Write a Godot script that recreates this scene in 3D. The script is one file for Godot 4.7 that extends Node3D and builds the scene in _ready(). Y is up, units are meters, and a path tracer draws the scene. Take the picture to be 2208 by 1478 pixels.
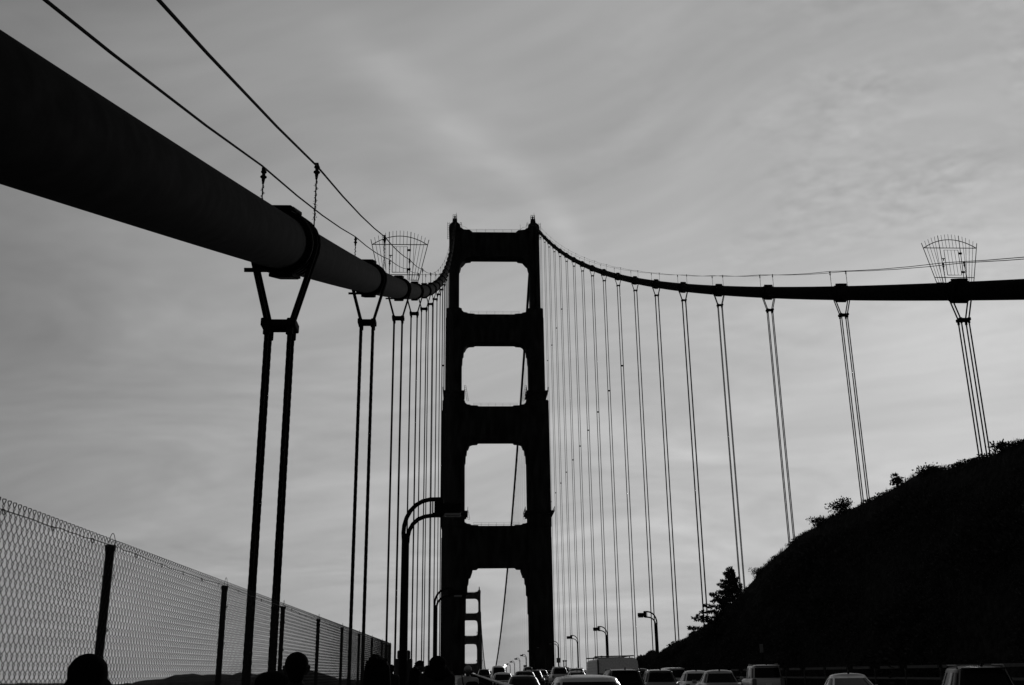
extends Node3D

const EYE := 1.5
const XE := -3.101
const XW := 24.329
const D0 := 17.046
const PANEL := 15.24
const TD := 340.0
const FD := 1620.0
const FENCE_X := -2.51

var taken := {}
var rng := RandomNumberGenerator.new()
var cache := {}
var M := {}


class MB:
	var v := PackedVector3Array()
	var n := PackedVector3Array()
	var c := PackedColorArray()
	var tint := Color.WHITE
	var use_color := false

	func tri(p: Vector3, q: Vector3, r: Vector3, np: Vector3, nq: Vector3, nr: Vector3) -> void:
		var g := (q - p).cross(r - p)
		v.push_back(p); n.push_back(np)
		if g.dot(np + nq + nr) > 0.0:
			v.push_back(r); n.push_back(nr)
			v.push_back(q); n.push_back(nq)
		else:
			v.push_back(q); n.push_back(nq)
			v.push_back(r); n.push_back(nr)
		if use_color:
			c.push_back(tint); c.push_back(tint); c.push_back(tint)

	func flat_tri(p: Vector3, q: Vector3, r: Vector3, away: Vector3) -> void:
		var g := (q - p).cross(r - p).normalized()
		if g.dot(away) < 0.0:
			g = -g
		tri(p, q, r, g, g, g)

	func quad(p: Vector3, q: Vector3, r: Vector3, s: Vector3, away: Vector3) -> void:
		var g := (r - p).cross(s - q).normalized()
		if g.dot(away) < 0.0:
			g = -g
		tri(p, q, r, g, g, g)
		tri(p, r, s, g, g, g)

	func quad_n(p: Vector3, q: Vector3, r: Vector3, s: Vector3, a: Vector3, b: Vector3, d: Vector3, e: Vector3) -> void:
		tri(p, q, r, a, b, d)
		tri(p, r, s, a, d, e)

	func box(at: Vector3, size: Vector3, b := Basis(), bevel := 0.0) -> void:
		var h := size / 2.0
		var x := b.x * h.x
		var y := b.y * h.y
		var z := b.z * h.z
		if bevel <= 0.0:
			for s in [-1.0, 1.0]:
				quad(at + x * s + y + z, at + x * s - y + z, at + x * s - y - z, at + x * s + y - z, x * s)
				quad(at + y * s + x + z, at + y * s - x + z, at + y * s - x - z, at + y * s + x - z, y * s)
				quad(at + z * s + x + y, at + z * s - x + y, at + z * s - x - y, at + z * s + x - y, z * s)
			return
		var hb := Vector3(maxf(h.x - bevel, 0.0), maxf(h.y - bevel, 0.0), maxf(h.z - bevel, 0.0))
		var ax := [b.x, b.y, b.z]
		for i in 3:
			var j := (i + 1) % 3
			var k := (i + 2) % 3
			for s in [-1.0, 1.0]:
				var o: Vector3 = at + ax[i] * (h[i] * s)
				quad(o + ax[j] * hb[j] + ax[k] * hb[k], o - ax[j] * hb[j] + ax[k] * hb[k], o - ax[j] * hb[j] - ax[k] * hb[k], o + ax[j] * hb[j] - ax[k] * hb[k], ax[i] * s)
				for t in [-1.0, 1.0]:
					var e0: Vector3 = at + ax[i] * (h[i] * s) + ax[j] * (hb[j] * t)
					var e1: Vector3 = at + ax[i] * (hb[i] * s) + ax[j] * (h[j] * t)
					quad(e0 + ax[k] * hb[k], e1 + ax[k] * hb[k], e1 - ax[k] * hb[k], e0 - ax[k] * hb[k], ax[i] * s + ax[j] * t)
		for s in [-1.0, 1.0]:
			for t in [-1.0, 1.0]:
				for u in [-1.0, 1.0]:
					var p: Vector3 = at + ax[0] * (h.x * s) + ax[1] * (hb.y * t) + ax[2] * (hb.z * u)
					var q: Vector3 = at + ax[0] * (hb.x * s) + ax[1] * (h.y * t) + ax[2] * (hb.z * u)
					var r: Vector3 = at + ax[0] * (hb.x * s) + ax[1] * (hb.y * t) + ax[2] * (h.z * u)
					flat_tri(p, q, r, ax[0] * s + ax[1] * t + ax[2] * u)

	func bar(a: Vector3, b: Vector3, w: float, h: float, up := Vector3.UP) -> void:
		var z := (b - a).normalized()
		var x := up.cross(z)
		if x.length() < 0.01:
			x = Vector3.RIGHT
		x = x.normalized()
		box((a + b) / 2.0, Vector3(w, h, a.distance_to(b)), Basis(x, z.cross(x).normalized(), z))

	func tube(pts: PackedVector3Array, r: float, sides := 8, caps := true, radii := PackedFloat32Array()) -> void:
		var m := pts.size()
		var t := (pts[1] - pts[0]).normalized()
		var x := t.cross(Vector3(0.31, 0.9, 0.27))
		if x.length() < 0.05:
			x = t.cross(Vector3(1, 0, 0))
		x = x.normalized()
		var old := PackedVector3Array()
		var old_n := PackedVector3Array()
		for i in m:
			var d := pts[mini(i + 1, m - 1)] - pts[maxi(i - 1, 0)]
			t = d.normalized()
			x = (x - t * x.dot(t)).normalized()
			var y := t.cross(x)
			var ri := radii[i] if radii.size() else r
			var ring := PackedVector3Array()
			var ring_n := PackedVector3Array()
			for k in sides:
				var a := TAU * k / sides
				var o := x * cos(a) + y * sin(a)
				ring.push_back(pts[i] + o * ri)
				ring_n.push_back(o)
			if i > 0:
				for k in sides:
					var l := (k + 1) % sides
					quad_n(old[k], old[l], ring[l], ring[k], old_n[k], old_n[l], ring_n[l], ring_n[k])
			if caps and (i == 0 or i == m - 1):
				var away := -t if i == 0 else t
				for k in sides:
					tri(pts[i], ring[k], ring[(k + 1) % sides], away, away, away)
			old = ring
			old_n = ring_n

	func stick(a: Vector3, b: Vector3, r: float) -> void:
		var t := (b - a).normalized()
		var x := t.cross(Vector3(0.9, 0.1, 0.3)).normalized()
		var y := t.cross(x)
		for k in 3:
			var o := x * cos(TAU * k / 3.0) + y * sin(TAU * k / 3.0)
			var p := x * cos(TAU * (k + 1) / 3.0) + y * sin(TAU * (k + 1) / 3.0)
			quad_n(a + o * r, a + p * r, b + p * r, b + o * r, o, p, p, o)

	func loft(rings: Array, smooth := true, cap0 := true, cap1 := true) -> void:
		var m: int = rings.size()
		var k: int = rings[0].size()
		var mids := PackedVector3Array()
		for i in m:
			var s := Vector3.ZERO
			for p in rings[i]:
				s += p
			mids.push_back(s / k)
		var vn := []
		for i in m:
			var row := PackedVector3Array()
			row.resize(k)
			vn.push_back(row)
		var fn := []
		for i in m - 1:
			for j in k:
				var l := (j + 1) % k
				var g: Vector3 = (rings[i + 1][l] - rings[i][j]).cross(rings[i + 1][j] - rings[i][l])
				var centre: Vector3 = (rings[i][j] + rings[i][l] + rings[i + 1][j] + rings[i + 1][l]) / 4.0
				if g.dot(centre - (mids[i] + mids[i + 1]) / 2.0) < 0.0:
					g = -g
				fn.push_back(g)
				vn[i][j] += g; vn[i][l] += g; vn[i + 1][j] += g; vn[i + 1][l] += g
		for i in m:
			for j in k:
				vn[i][j] = vn[i][j].normalized()
		for i in m - 1:
			for j in k:
				var l := (j + 1) % k
				if smooth:
					quad_n(rings[i][j], rings[i][l], rings[i + 1][l], rings[i + 1][j], vn[i][j], vn[i][l], vn[i + 1][l], vn[i + 1][j])
				else:
					quad(rings[i][j], rings[i][l], rings[i + 1][l], rings[i + 1][j], fn[i * k + j])
		for e in 2:
			if (cap0 if e == 0 else cap1):
				var i := 0 if e == 0 else m - 1
				var away := mids[i] - mids[1 if e == 0 else m - 2]
				for j in k:
					flat_tri(mids[i], rings[i][j], rings[i][(j + 1) % k], away)

	func prism(poly: PackedVector2Array, z0: float, z1: float) -> void:
		var idx := Geometry2D.triangulate_polygon(poly)
		for i in range(0, idx.size(), 3):
			for z in [z0, z1]:
				var w := Vector3(0, 0, 1.0 if z == maxf(z0, z1) else -1.0)
				flat_tri(Vector3(poly[idx[i]].x, poly[idx[i]].y, z), Vector3(poly[idx[i + 1]].x, poly[idx[i + 1]].y, z), Vector3(poly[idx[i + 2]].x, poly[idx[i + 2]].y, z), w)
		var turn := -1.0 if Geometry2D.is_polygon_clockwise(poly) else 1.0
		for i in poly.size():
			var a := poly[i]
			var b := poly[(i + 1) % poly.size()]
			var o := Vector3(b.y - a.y, a.x - b.x, 0) * turn
			quad(Vector3(a.x, a.y, z0), Vector3(b.x, b.y, z0), Vector3(b.x, b.y, z1), Vector3(a.x, a.y, z1), o)

	func ball(at: Vector3, r: Vector3, rows := 8, cols := 12) -> void:
		for i in rows:
			var a0 := PI * i / rows
			var a1 := PI * (i + 1) / rows
			for j in cols:
				var b0 := TAU * j / cols
				var b1 := TAU * (j + 1) / cols
				var p := [Vector3(sin(a0) * cos(b0), cos(a0), sin(a0) * sin(b0)), Vector3(sin(a0) * cos(b1), cos(a0), sin(a0) * sin(b1)), Vector3(sin(a1) * cos(b1), cos(a1), sin(a1) * sin(b1)), Vector3(sin(a1) * cos(b0), cos(a1), sin(a1) * sin(b0))]
				quad_n(at + p[0] * r, at + p[1] * r, at + p[2] * r, at + p[3] * r, p[0], p[1], p[2], p[3])

	func mesh() -> ArrayMesh:
		var arrays := []
		arrays.resize(Mesh.ARRAY_MAX)
		arrays[Mesh.ARRAY_VERTEX] = v
		arrays[Mesh.ARRAY_NORMAL] = n
		if use_color:
			arrays[Mesh.ARRAY_COLOR] = c
		var m := ArrayMesh.new()
		m.add_surface_from_arrays(Mesh.PRIMITIVE_TRIANGLES, arrays)
		return m


# ---------------------------------------------------------------- helpers

func numbered(called: String) -> String:
	var k: int = taken.get(called, 0)
	taken[called] = k + 1
	return called if k == 0 else "%s_%03d" % [called, k]


func tag(o: Node3D, label: String, category: String, group := "", kind := "") -> void:
	if label: o.set_meta("label", label)
	if category: o.set_meta("category", category)
	if group: o.set_meta("group", group)
	if kind: o.set_meta("kind", kind)


func thing(called: String, label: String, category: String, at := Vector3.ZERO, turn := 0.0, group := "") -> Node3D:
	var o := Node3D.new()
	o.name = numbered(called)
	add_child(o)
	o.position = at
	o.rotation.y = turn
	tag(o, label, category, group)
	return o


func part(called: String, m, mat: Material, parent: Node3D, at := Vector3.ZERO, b := Basis()) -> MeshInstance3D:
	var o := MeshInstance3D.new()
	o.name = called
	o.mesh = m.mesh() if m is MB else m
	o.material_override = mat
	o.transform = Transform3D(b, at)
	parent.add_child(o, true)
	return o


func single(called: String, m, mat: Material, label: String, category: String, at := Vector3.ZERO, group := "", kind := "") -> MeshInstance3D:
	var o := part(numbered(called), m, mat, self, at)
	tag(o, label, category, group, kind)
	return o


func struct(called: String, m, mat: Material, at := Vector3.ZERO) -> MeshInstance3D:
	var o := part(numbered(called), m, mat, self, at)
	o.set_meta("kind", "structure")
	return o


func noise_tex(freq: float, lo: float, hi: float, sd: int, octaves := 4) -> NoiseTexture2D:
	var f := FastNoiseLite.new()
	f.noise_type = FastNoiseLite.TYPE_SIMPLEX
	f.frequency = freq
	f.seed = sd
	f.fractal_octaves = octaves
	var g := Gradient.new()
	g.set_color(0, Color(lo, lo, lo))
	g.set_color(1, Color(hi, hi, hi))
	var t := NoiseTexture2D.new()
	t.width = 512
	t.height = 512
	t.seamless = true
	t.noise = f
	t.color_ramp = g
	return t


func normal_tex(freq: float, strength: float, sd: int) -> NoiseTexture2D:
	var f := FastNoiseLite.new()
	f.frequency = freq
	f.seed = sd
	var t := NoiseTexture2D.new()
	t.width = 512
	t.height = 512
	t.seamless = true
	t.noise = f
	t.as_normal_map = true
	t.bump_strength = strength
	return t


func mat(value: float, rough: float, spec := 0.3, tex: Texture2D = null, nor: Texture2D = null, scale := Vector3.ONE, metal := 0.0) -> StandardMaterial3D:
	var m := StandardMaterial3D.new()
	m.albedo_color = Color(value, value, value).linear_to_srgb()
	m.roughness = rough
	m.metallic_specular = spec
	m.metallic = metal
	if tex:
		m.albedo_texture = tex
	if nor:
		m.normal_enabled = true
		m.normal_texture = nor
	if tex or nor:
		m.uv1_triplanar = true
		m.uv1_scale = scale
	return m


func ordinal(k: int) -> String:
	return ["nearest", "second", "third", "fourth", "fifth", "sixth", "seventh", "eighth", "ninth", "tenth", "eleventh", "twelfth", "thirteenth", "fourteenth", "fifteenth", "sixteenth", "seventeenth", "eighteenth", "nineteenth", "twentieth", "twenty-first", "twenty-second"][k]


func counting(k: int) -> String:
	var small := ["", "first", "second", "third", "fourth", "fifth", "sixth", "seventh", "eighth", "ninth", "tenth", "eleventh", "twelfth", "thirteenth", "fourteenth", "fifteenth", "sixteenth", "seventeenth", "eighteenth", "nineteenth"]
	if k < 20:
		return small[k]
	var tens := ["", "", "twent", "thirt", "fort", "fift", "sixt", "sevent", "eight"]
	return tens[k / 10] + ("ieth" if k % 10 == 0 else "y-" + small[k % 10])


func deck(d: float) -> float:
	if d <= 341.0:
		return 0.0218 * d
	var t := d - 341.0
	return 7.43 + 0.005 * t - 0.0000039 * t * t


func cable(d: float) -> float:
	if d <= TD:
		return 3.0585304 + 0.34108382 * d + 0.00034817617 * d * d
	var top := 159.28
	var t := (d - (TD + FD) / 2.0) / ((FD - TD) / 2.0)
	return 12.0 + (top - 3.5 * (d - TD) / (FD - TD) - 12.0) * t * t if d <= FD else top - 7.0 - (d - FD) * 0.42


func super_ring(hw: float, z0: float, z1: float, y: float, e := 5.0, k := 36) -> PackedVector3Array:
	var out := PackedVector3Array()
	for i in k:
		out.push_back(super_point(hw, z0, z1, y, TAU * i / k, e))
	return out


func super_point(hw: float, z0: float, z1: float, y: float, a: float, e := 5.0) -> Vector3:
	var c := cos(a)
	var s := sin(a)
	return Vector3(hw * signf(c) * pow(absf(c), 2.0 / e), y, (z0 + z1) / 2.0 + (z1 - z0) / 2.0 * signf(s) * pow(absf(s), 2.0 / e))


# ---------------------------------------------------------------- sky

func make_sky() -> Sky:
	var w := 3600
	var h := 1800
	var px := PackedFloat32Array()
	px.resize(w * h * 3)
	px.fill(0.22)
	var sun := Vector3(0.46, 0.27, -0.85).normalized()
	var a := FastNoiseLite.new()
	a.seed = 42; a.frequency = 1.0; a.fractal_octaves = 5; a.fractal_gain = 0.5
	var b := FastNoiseLite.new()
	b.seed = 23; b.frequency = 1.0; b.fractal_octaves = 4
	var warp := FastNoiseLite.new()
	warp.seed = 5; warp.frequency = 0.6; warp.fractal_octaves = 2
	var streak := [Vector2(-0.1823, 0.6165), Vector2(-0.1312, 0.5930), Vector2(-0.0855, 0.5715), Vector2(-0.0200, 0.5282), Vector2(0.0391, 0.4905), Vector2(0.0727, 0.4644), Vector2(0.0938, 0.4423), Vector2(0.1121, 0.4158), Vector2(0.1238, 0.3892)]
	for y in h / 2 + 1:
		var el := PI / 2.0 - PI * (y + 0.5) / h
		var ce := cos(el)
		var se := sin(el)
		var lift := clampf(1.08 - 0.72 * pow(maxf(se - 0.12, 0.0), 1.1), 0.4, 1.1)
		var cd := 1.0 / (maxf(se, 0.0) + 0.16)
		for x in w:
			var az := wrapf(TAU * (x + 0.5) / w, -PI, PI)
			var dir := Vector3(sin(az) * ce, se, -cos(az) * ce)
			var th := dir.angle_to(sun)
			var deg := rad_to_deg(th)
			var l := (0.125 + 0.315 * exp(-pow(deg / 52.5, 4.0)) + 0.06 * exp(-pow(deg / 26.0, 2.0)) + 0.10 * exp(-pow(deg / 7.0, 2.0))) * lift
			var p := Vector2(dir.x, dir.z) * cd
			var wv := warp.get_noise_2d(p.x, p.y)
			var n1 := a.get_noise_2d(p.x * 0.75 + wv * 1.1, p.y * 1.5 - p.x * 0.5 + wv * 0.6)
			var n2 := b.get_noise_2d(p.x * 1.6 + p.y * 0.7 + wv * 1.4, p.y * 4.6 - p.x * 1.3 + wv * 2.2)
			var n4 := b.get_noise_2d(p.x * 5.0 - p.y * 2.0 + wv * 3.0 + 31.0, p.y * 14.0 - p.x * 5.0 + wv * 4.0)
			var k := 1.0 + 0.13 * n1 + 0.13 * n2 * (0.7 + 0.9 * n1) + 0.05 * n4
			k -= 0.20 * exp(-pow((az + 0.415) / 0.10, 2.0) - pow((el - 0.315 + 0.15 * (az + 0.4)) / 0.045, 2.0))
			# a field of small cloudlets high on the sun's side
			var m := exp(-pow((az - 0.46) / 0.24, 2.0) - pow((el - 0.50) / 0.17, 2.0))
			if m > 0.03:
				var w2 := a.get_noise_2d(p.x * 3.0 + 40.0, p.y * 3.0)
				var c1 := b.get_noise_2d(p.x * 11.0 + p.y * 7.0 + w2 * 0.8, p.y * 21.0 - p.x * 8.0 + w2 * 0.6)
				var c2 := a.get_noise_2d(p.x * 30.0 + p.y * 16.0 + 9.0, p.y * 44.0 - p.x * 16.0)
				k += m * (0.15 * c1 + 0.09 * c2) * clampf(0.7 + 2.0 * w2, 0.15, 1.5)
			# one long pale streak
			if az > -0.28 and az < 0.22 and el > 0.33 and el < 0.72:
				var best := 9.0
				var along := 0.0
				for i in streak.size() - 1:
					var s0: Vector2 = streak[i]
					var s1: Vector2 = streak[i + 1]
					var q := Vector2(az, el)
					var t := clampf((q - s0).dot(s1 - s0) / (s1 - s0).length_squared(), 0.0, 1.0)
					var dist := q.distance_to(s0.lerp(s1, t))
					if dist < best:
						best = dist
						along = (i + t) / 8.0
				var wide := 0.022 - 0.010 * along
				k += (0.10 + 0.13 * along) * (0.75 + 0.6 * n2) * exp(-pow(best / wide, 2.0)) * smoothstep(0.0, 0.15, along) * (1.0 - smoothstep(0.85, 1.0, along))
			# layered bands low down
			if el < 0.3:
				var n3 := b.get_noise_2d(az * 2.2 + 7.0, el * 26.0 + n1)
				k += 0.085 * n3 * smoothstep(0.3, 0.08, el)
			l *= k
			var o := (y * w + x) * 3
			px[o] = l; px[o + 1] = l; px[o + 2] = l
	var im := Image.create_from_data(w, h, false, Image.FORMAT_RGBF, px.to_byte_array())
	var sm := PanoramaSkyMaterial.new()
	sm.panorama = ImageTexture.create_from_image(im)
	var s := Sky.new()
	s.sky_material = sm
	return s


func _ready() -> void:
	rng.seed = 7
	var cam := Camera3D.new()
	cam.name = "camera"
	cam.transform = Transform3D(Basis(Vector3(0.998948, -0.012497, 0.044126), Vector3(-0.002106, 0.948646, 0.316333), Vector3(-0.045813, -0.316093, 0.947621)).orthonormalized(), Vector3(0, EYE, 0))
	cam.fov = 35.88
	cam.near = 0.05
	cam.far = 60000.0
	add_child(cam)
	cam.make_current()
	var we := WorldEnvironment.new()
	we.name = "environment"
	var env := Environment.new()
	env.background_mode = Environment.BG_SKY
	env.sky = make_sky()
	env.tonemap_mode = Environment.TONE_MAPPER_LINEAR
	env.tonemap_exposure = 1.0
	env.sdfgi_enabled = true
	env.ssao_enabled = true
	env.ssil_enabled = true
	env.fog_enabled = true
	env.fog_density = 0.00001
	env.fog_light_color = Color(0.9, 0.9, 0.9)
	we.environment = env
	add_child(we)
	var sun := DirectionalLight3D.new()
	sun.name = "sun"
	sun.light_energy = 0.32
	sun.light_color = Color(1.0, 1.0, 1.0)
	sun.light_angular_distance = 12.0
	sun.shadow_enabled = true
	add_child(sun)
	sun.look_at_from_position(Vector3(0.46, 0.27, -0.85) * 100.0, Vector3.ZERO)

	materials()
	ground_and_water()
	roadway()
	hillside()
	main_cables()
	var tower := bridge_tower(Vector3(10.614, 0, -TD), "tall near bridge tower with four stacked portal openings above the roadway")
	tower.name = numbered("bridge_tower")
	var far_tower: Node3D = tower.duplicate()
	far_tower.name = numbered("bridge_tower")
	add_child(far_tower)
	far_tower.position = Vector3(10.614, -7.0, -FD)
	tag(far_tower, "small distant bridge tower seen through the lowest portal of the near tower", "tower", "bridge towers")
	hangers()
	cages()
	fence()
	railings()
	lamps()
	road_furniture()
	cars()
	people()
	plants()


func materials() -> void:
	var grime := noise_tex(0.012, 0.45, 1.0, 3)
	var fine := noise_tex(0.05, 0.6, 1.0, 8)
	var bump := normal_tex(0.06, 3.0, 4)
	var streaks := noise_tex(0.012, 0.5, 1.0, 15, 5)
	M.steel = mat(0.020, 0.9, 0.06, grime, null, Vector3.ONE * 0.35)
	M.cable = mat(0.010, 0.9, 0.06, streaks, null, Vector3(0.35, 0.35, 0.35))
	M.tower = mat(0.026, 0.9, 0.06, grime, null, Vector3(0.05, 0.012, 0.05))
	M.rope = mat(0.016, 0.9, 0.06, fine, null, Vector3.ONE * 3.0)
	M.wire = mat(0.03, 0.8, 0.12)
	M.galvanized = mat(0.035, 0.8, 0.12, fine, null, Vector3.ONE * 2.0)
	M.lamp = mat(0.012, 0.8, 0.1, fine, null, Vector3.ONE)
	M.asphalt = mat(0.045, 0.85, 0.3, fine, bump, Vector3.ONE * 0.6)
	M.concrete = mat(0.20, 0.85, 0.3, grime, bump, Vector3.ONE * 0.3)
	M.dark_concrete = mat(0.05, 0.85, 0.3, grime, bump, Vector3.ONE * 0.5)
	M.paint = mat(0.7, 0.6, 0.3, fine)
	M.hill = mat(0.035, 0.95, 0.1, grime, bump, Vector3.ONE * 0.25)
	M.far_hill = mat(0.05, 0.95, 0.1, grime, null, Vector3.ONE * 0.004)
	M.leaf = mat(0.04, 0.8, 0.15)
	M.leaf.cull_mode = BaseMaterial3D.CULL_DISABLED
	M.grass = mat(0.07, 0.85, 0.15)
	M.grass.cull_mode = BaseMaterial3D.CULL_DISABLED
	M.bark = mat(0.05, 0.9, 0.15, fine)
	M.water = mat(0.02, 0.18, 0.5, null, normal_tex(0.03, 6.0, 9), Vector3.ONE * 0.01)
	M.rock = mat(0.12, 0.9, 0.2, fine, bump, Vector3.ONE * 0.8)
	M.glass = mat(0.004, 0.10, 0.16)
	M.lens = mat(0.14, 0.2, 0.4)
	M.rubber = mat(0.02, 0.85, 0.2)
	M.chrome = mat(0.55, 0.2, 0.5, null, null, Vector3.ONE, 0.8)
	M.plate = mat(0.6, 0.5, 0.4)
	M.taillight = mat(0.10, 0.2, 0.5)
	M.trim = mat(0.015, 0.5, 0.4)
	M.sign = mat(0.25, 0.5, 0.4, fine)
	M.board = mat(0.85, 0.5, 0.4, noise_tex(0.02, 0.85, 1.0, 21), null, Vector3.ONE * 0.7)
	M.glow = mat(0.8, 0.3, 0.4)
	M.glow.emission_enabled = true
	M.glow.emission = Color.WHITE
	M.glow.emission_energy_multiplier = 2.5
	M.cloth = mat(0.020, 0.95, 0.1, fine, bump, Vector3.ONE * 2.0)
	M.cloth.vertex_color_use_as_albedo = true
	M.body = mat(1.0, 0.9, 0.1)
	M.body.vertex_color_use_as_albedo = true
	M.hair = mat(0.006, 0.9, 0.08)
	M.dark_cloth = mat(0.010, 0.95, 0.05, fine, bump, Vector3.ONE * 3.0)
	M.pale_cloth = mat(0.35, 0.9, 0.1, fine, bump, Vector3.ONE * 3.0)
	M.eye = mat(0.3, 0.2, 0.5)
	for pair in [["white", 0.60], ["silver", 0.40], ["grey", 0.20], ["dark", 0.03], ["black", 0.012], ["pale", 0.5]]:
		var m := mat(pair[1], 0.32, 0.5)
		m.clearcoat_enabled = true
		m.clearcoat = 0.4 if pair[1] > 0.1 else 0.2
		m.clearcoat_roughness = 0.15
		m.metallic_specular = 0.4 if pair[1] > 0.1 else 0.2
		M["car_" + pair[0]] = m


# ---------------------------------------------------------------- ground, water, far hills

func ground_and_water() -> void:
	var w := MB.new()
	var r := [0.0, 60.0, 200.0, 600.0, 2000.0, 6000.0, 16000.0]
	for i in r.size() - 1:
		for j in 48:
			var a := TAU * j / 48.0
			var b := TAU * (j + 1) / 48.0
			var u := Vector3(cos(a), 0, sin(a))
			var v := Vector3(cos(b), 0, sin(b))
			w.quad_n(u * r[i], v * r[i], v * r[i + 1], u * r[i + 1], Vector3.UP, Vector3.UP, Vector3.UP, Vector3.UP)
	struct("water", w, M.water, Vector3(0, -66, 0))
	# three far ridges across the bay, left of the bridge
	ridge("hills", 4000.0, [Vector2(-2600, 30), Vector2(-2000, 70), Vector2(-1700, 62), Vector2(-1480, 64), Vector2(-1300, 56), Vector2(-1150, 60), Vector2(-1040, 78), Vector2(-960, 90), Vector2(-880, 84), Vector2(-800, 90), Vector2(-740, 88), Vector2(-650, 92), Vector2(-560, 80), Vector2(-480, 60), Vector2(-420, 20), Vector2(-380, -60)], 900.0, 3)
	ridge("hills", 3000.0, [Vector2(-700, -60), Vector2(-620, 20), Vector2(-540, 62), Vector2(-480, 76), Vector2(-420, 77), Vector2(-380, 66), Vector2(-330, 48), Vector2(-285, 36), Vector2(-230, 26), Vector2(-160, 10), Vector2(-60, -10), Vector2(40, -40), Vector2(120, -64)], 600.0, 4)
	ridge("hills", 7000.0, [Vector2(-1700, -50), Vector2(-1300, 60), Vector2(-1000, 104), Vector2(-640, 110), Vector2(-420, 98), Vector2(-160, 92), Vector2(240, 96), Vector2(700, 110), Vector2(1400, 130), Vector2(2200, 120), Vector2(3400, 150), Vector2(5200, 80)], 1500.0, 6)


func ridge(called: String, d: float, crest: Array, deep: float, sd: int) -> void:
	var f := FastNoiseLite.new()
	f.seed = sd
	f.frequency = 0.012
	f.fractal_octaves = 4
	var m := MB.new()
	var rows := 7
	var cols := 160
	var x0: float = crest[0].x
	var x1: float = crest[-1].x
	var grid := []
	for j in rows + 1:
		var s := 1.0 - absf(j * 2.0 / rows - 1.0)
		var row := PackedVector3Array()
		for i in cols + 1:
			var x := lerpf(x0, x1, i / float(cols))
			var y := along(crest, x)
			var h := lerpf(-70.0, y + f.get_noise_2d(x * 1.5, j * 20.0) * 9.0 * d / 4000.0, sin(s * PI / 2.0))
			row.push_back(Vector3(x, h, -d - (j / float(rows) - 0.5) * deep))
		grid.push_back(row)
	sheet(m, grid)
	struct(called, m, M.far_hill)


func along(pts: Array, x: float) -> float:
	if x <= pts[0].x:
		return pts[0].y
	for i in pts.size() - 1:
		if x <= pts[i + 1].x:
			var t: float = (x - pts[i].x) / (pts[i + 1].x - pts[i].x)
			return lerpf(pts[i].y, pts[i + 1].y, t)
	return pts[-1].y


func sheet(m: MB, grid: Array) -> void:
	var rows: int = grid.size()
	var cols: int = grid[0].size()
	var nn := []
	for j in rows:
		var row := PackedVector3Array()
		for i in cols:
			var a: Vector3 = grid[j][mini(i + 1, cols - 1)] - grid[j][maxi(i - 1, 0)]
			var b: Vector3 = grid[mini(j + 1, rows - 1)][i] - grid[maxi(j - 1, 0)][i]
			var g := a.cross(b).normalized()
			row.push_back(g if g.y >= 0.0 else -g)
		nn.push_back(row)
	for j in rows - 1:
		for i in cols - 1:
			m.quad_n(grid[j][i], grid[j][i + 1], grid[j + 1][i + 1], grid[j + 1][i], nn[j][i], nn[j][i + 1], nn[j + 1][i + 1], nn[j + 1][i])


# ---------------------------------------------------------------- the roadway

func strip(x0: float, x1: float, lift: float, d0: float, d1: float, thick := 0.0) -> MB:
	var m := MB.new()
	var d := d0
	while d < d1:
		var e := minf(d + (6.0 if d < 400.0 else 20.0), d1)
		var a := deck(d) + lift
		var b := deck(e) + lift
		m.quad(Vector3(x0, a, -d), Vector3(x1, a, -d), Vector3(x1, b, -e), Vector3(x0, b, -e), Vector3.UP)
		if thick > 0.0:
			m.quad(Vector3(x0, a - thick, -d), Vector3(x1, a - thick, -d), Vector3(x1, b - thick, -e), Vector3(x0, b - thick, -e), Vector3.DOWN)
			for x in [x0, x1]:
				m.quad(Vector3(x, a, -d), Vector3(x, a - thick, -d), Vector3(x, b - thick, -e), Vector3(x, b, -e), Vector3(x - (x0 + x1) / 2.0, 0, 0))
		d = e
	if thick > 0.0:
		for q in [d0, d1]:
			var y := deck(q) + lift
			m.quad(Vector3(x0, y, -q), Vector3(x1, y, -q), Vector3(x1, y - thick, -q), Vector3(x0, y - thick, -q), Vector3(0, 0, q - (d0 + d1) / 2.0) * -1.0)
	return m


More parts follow.
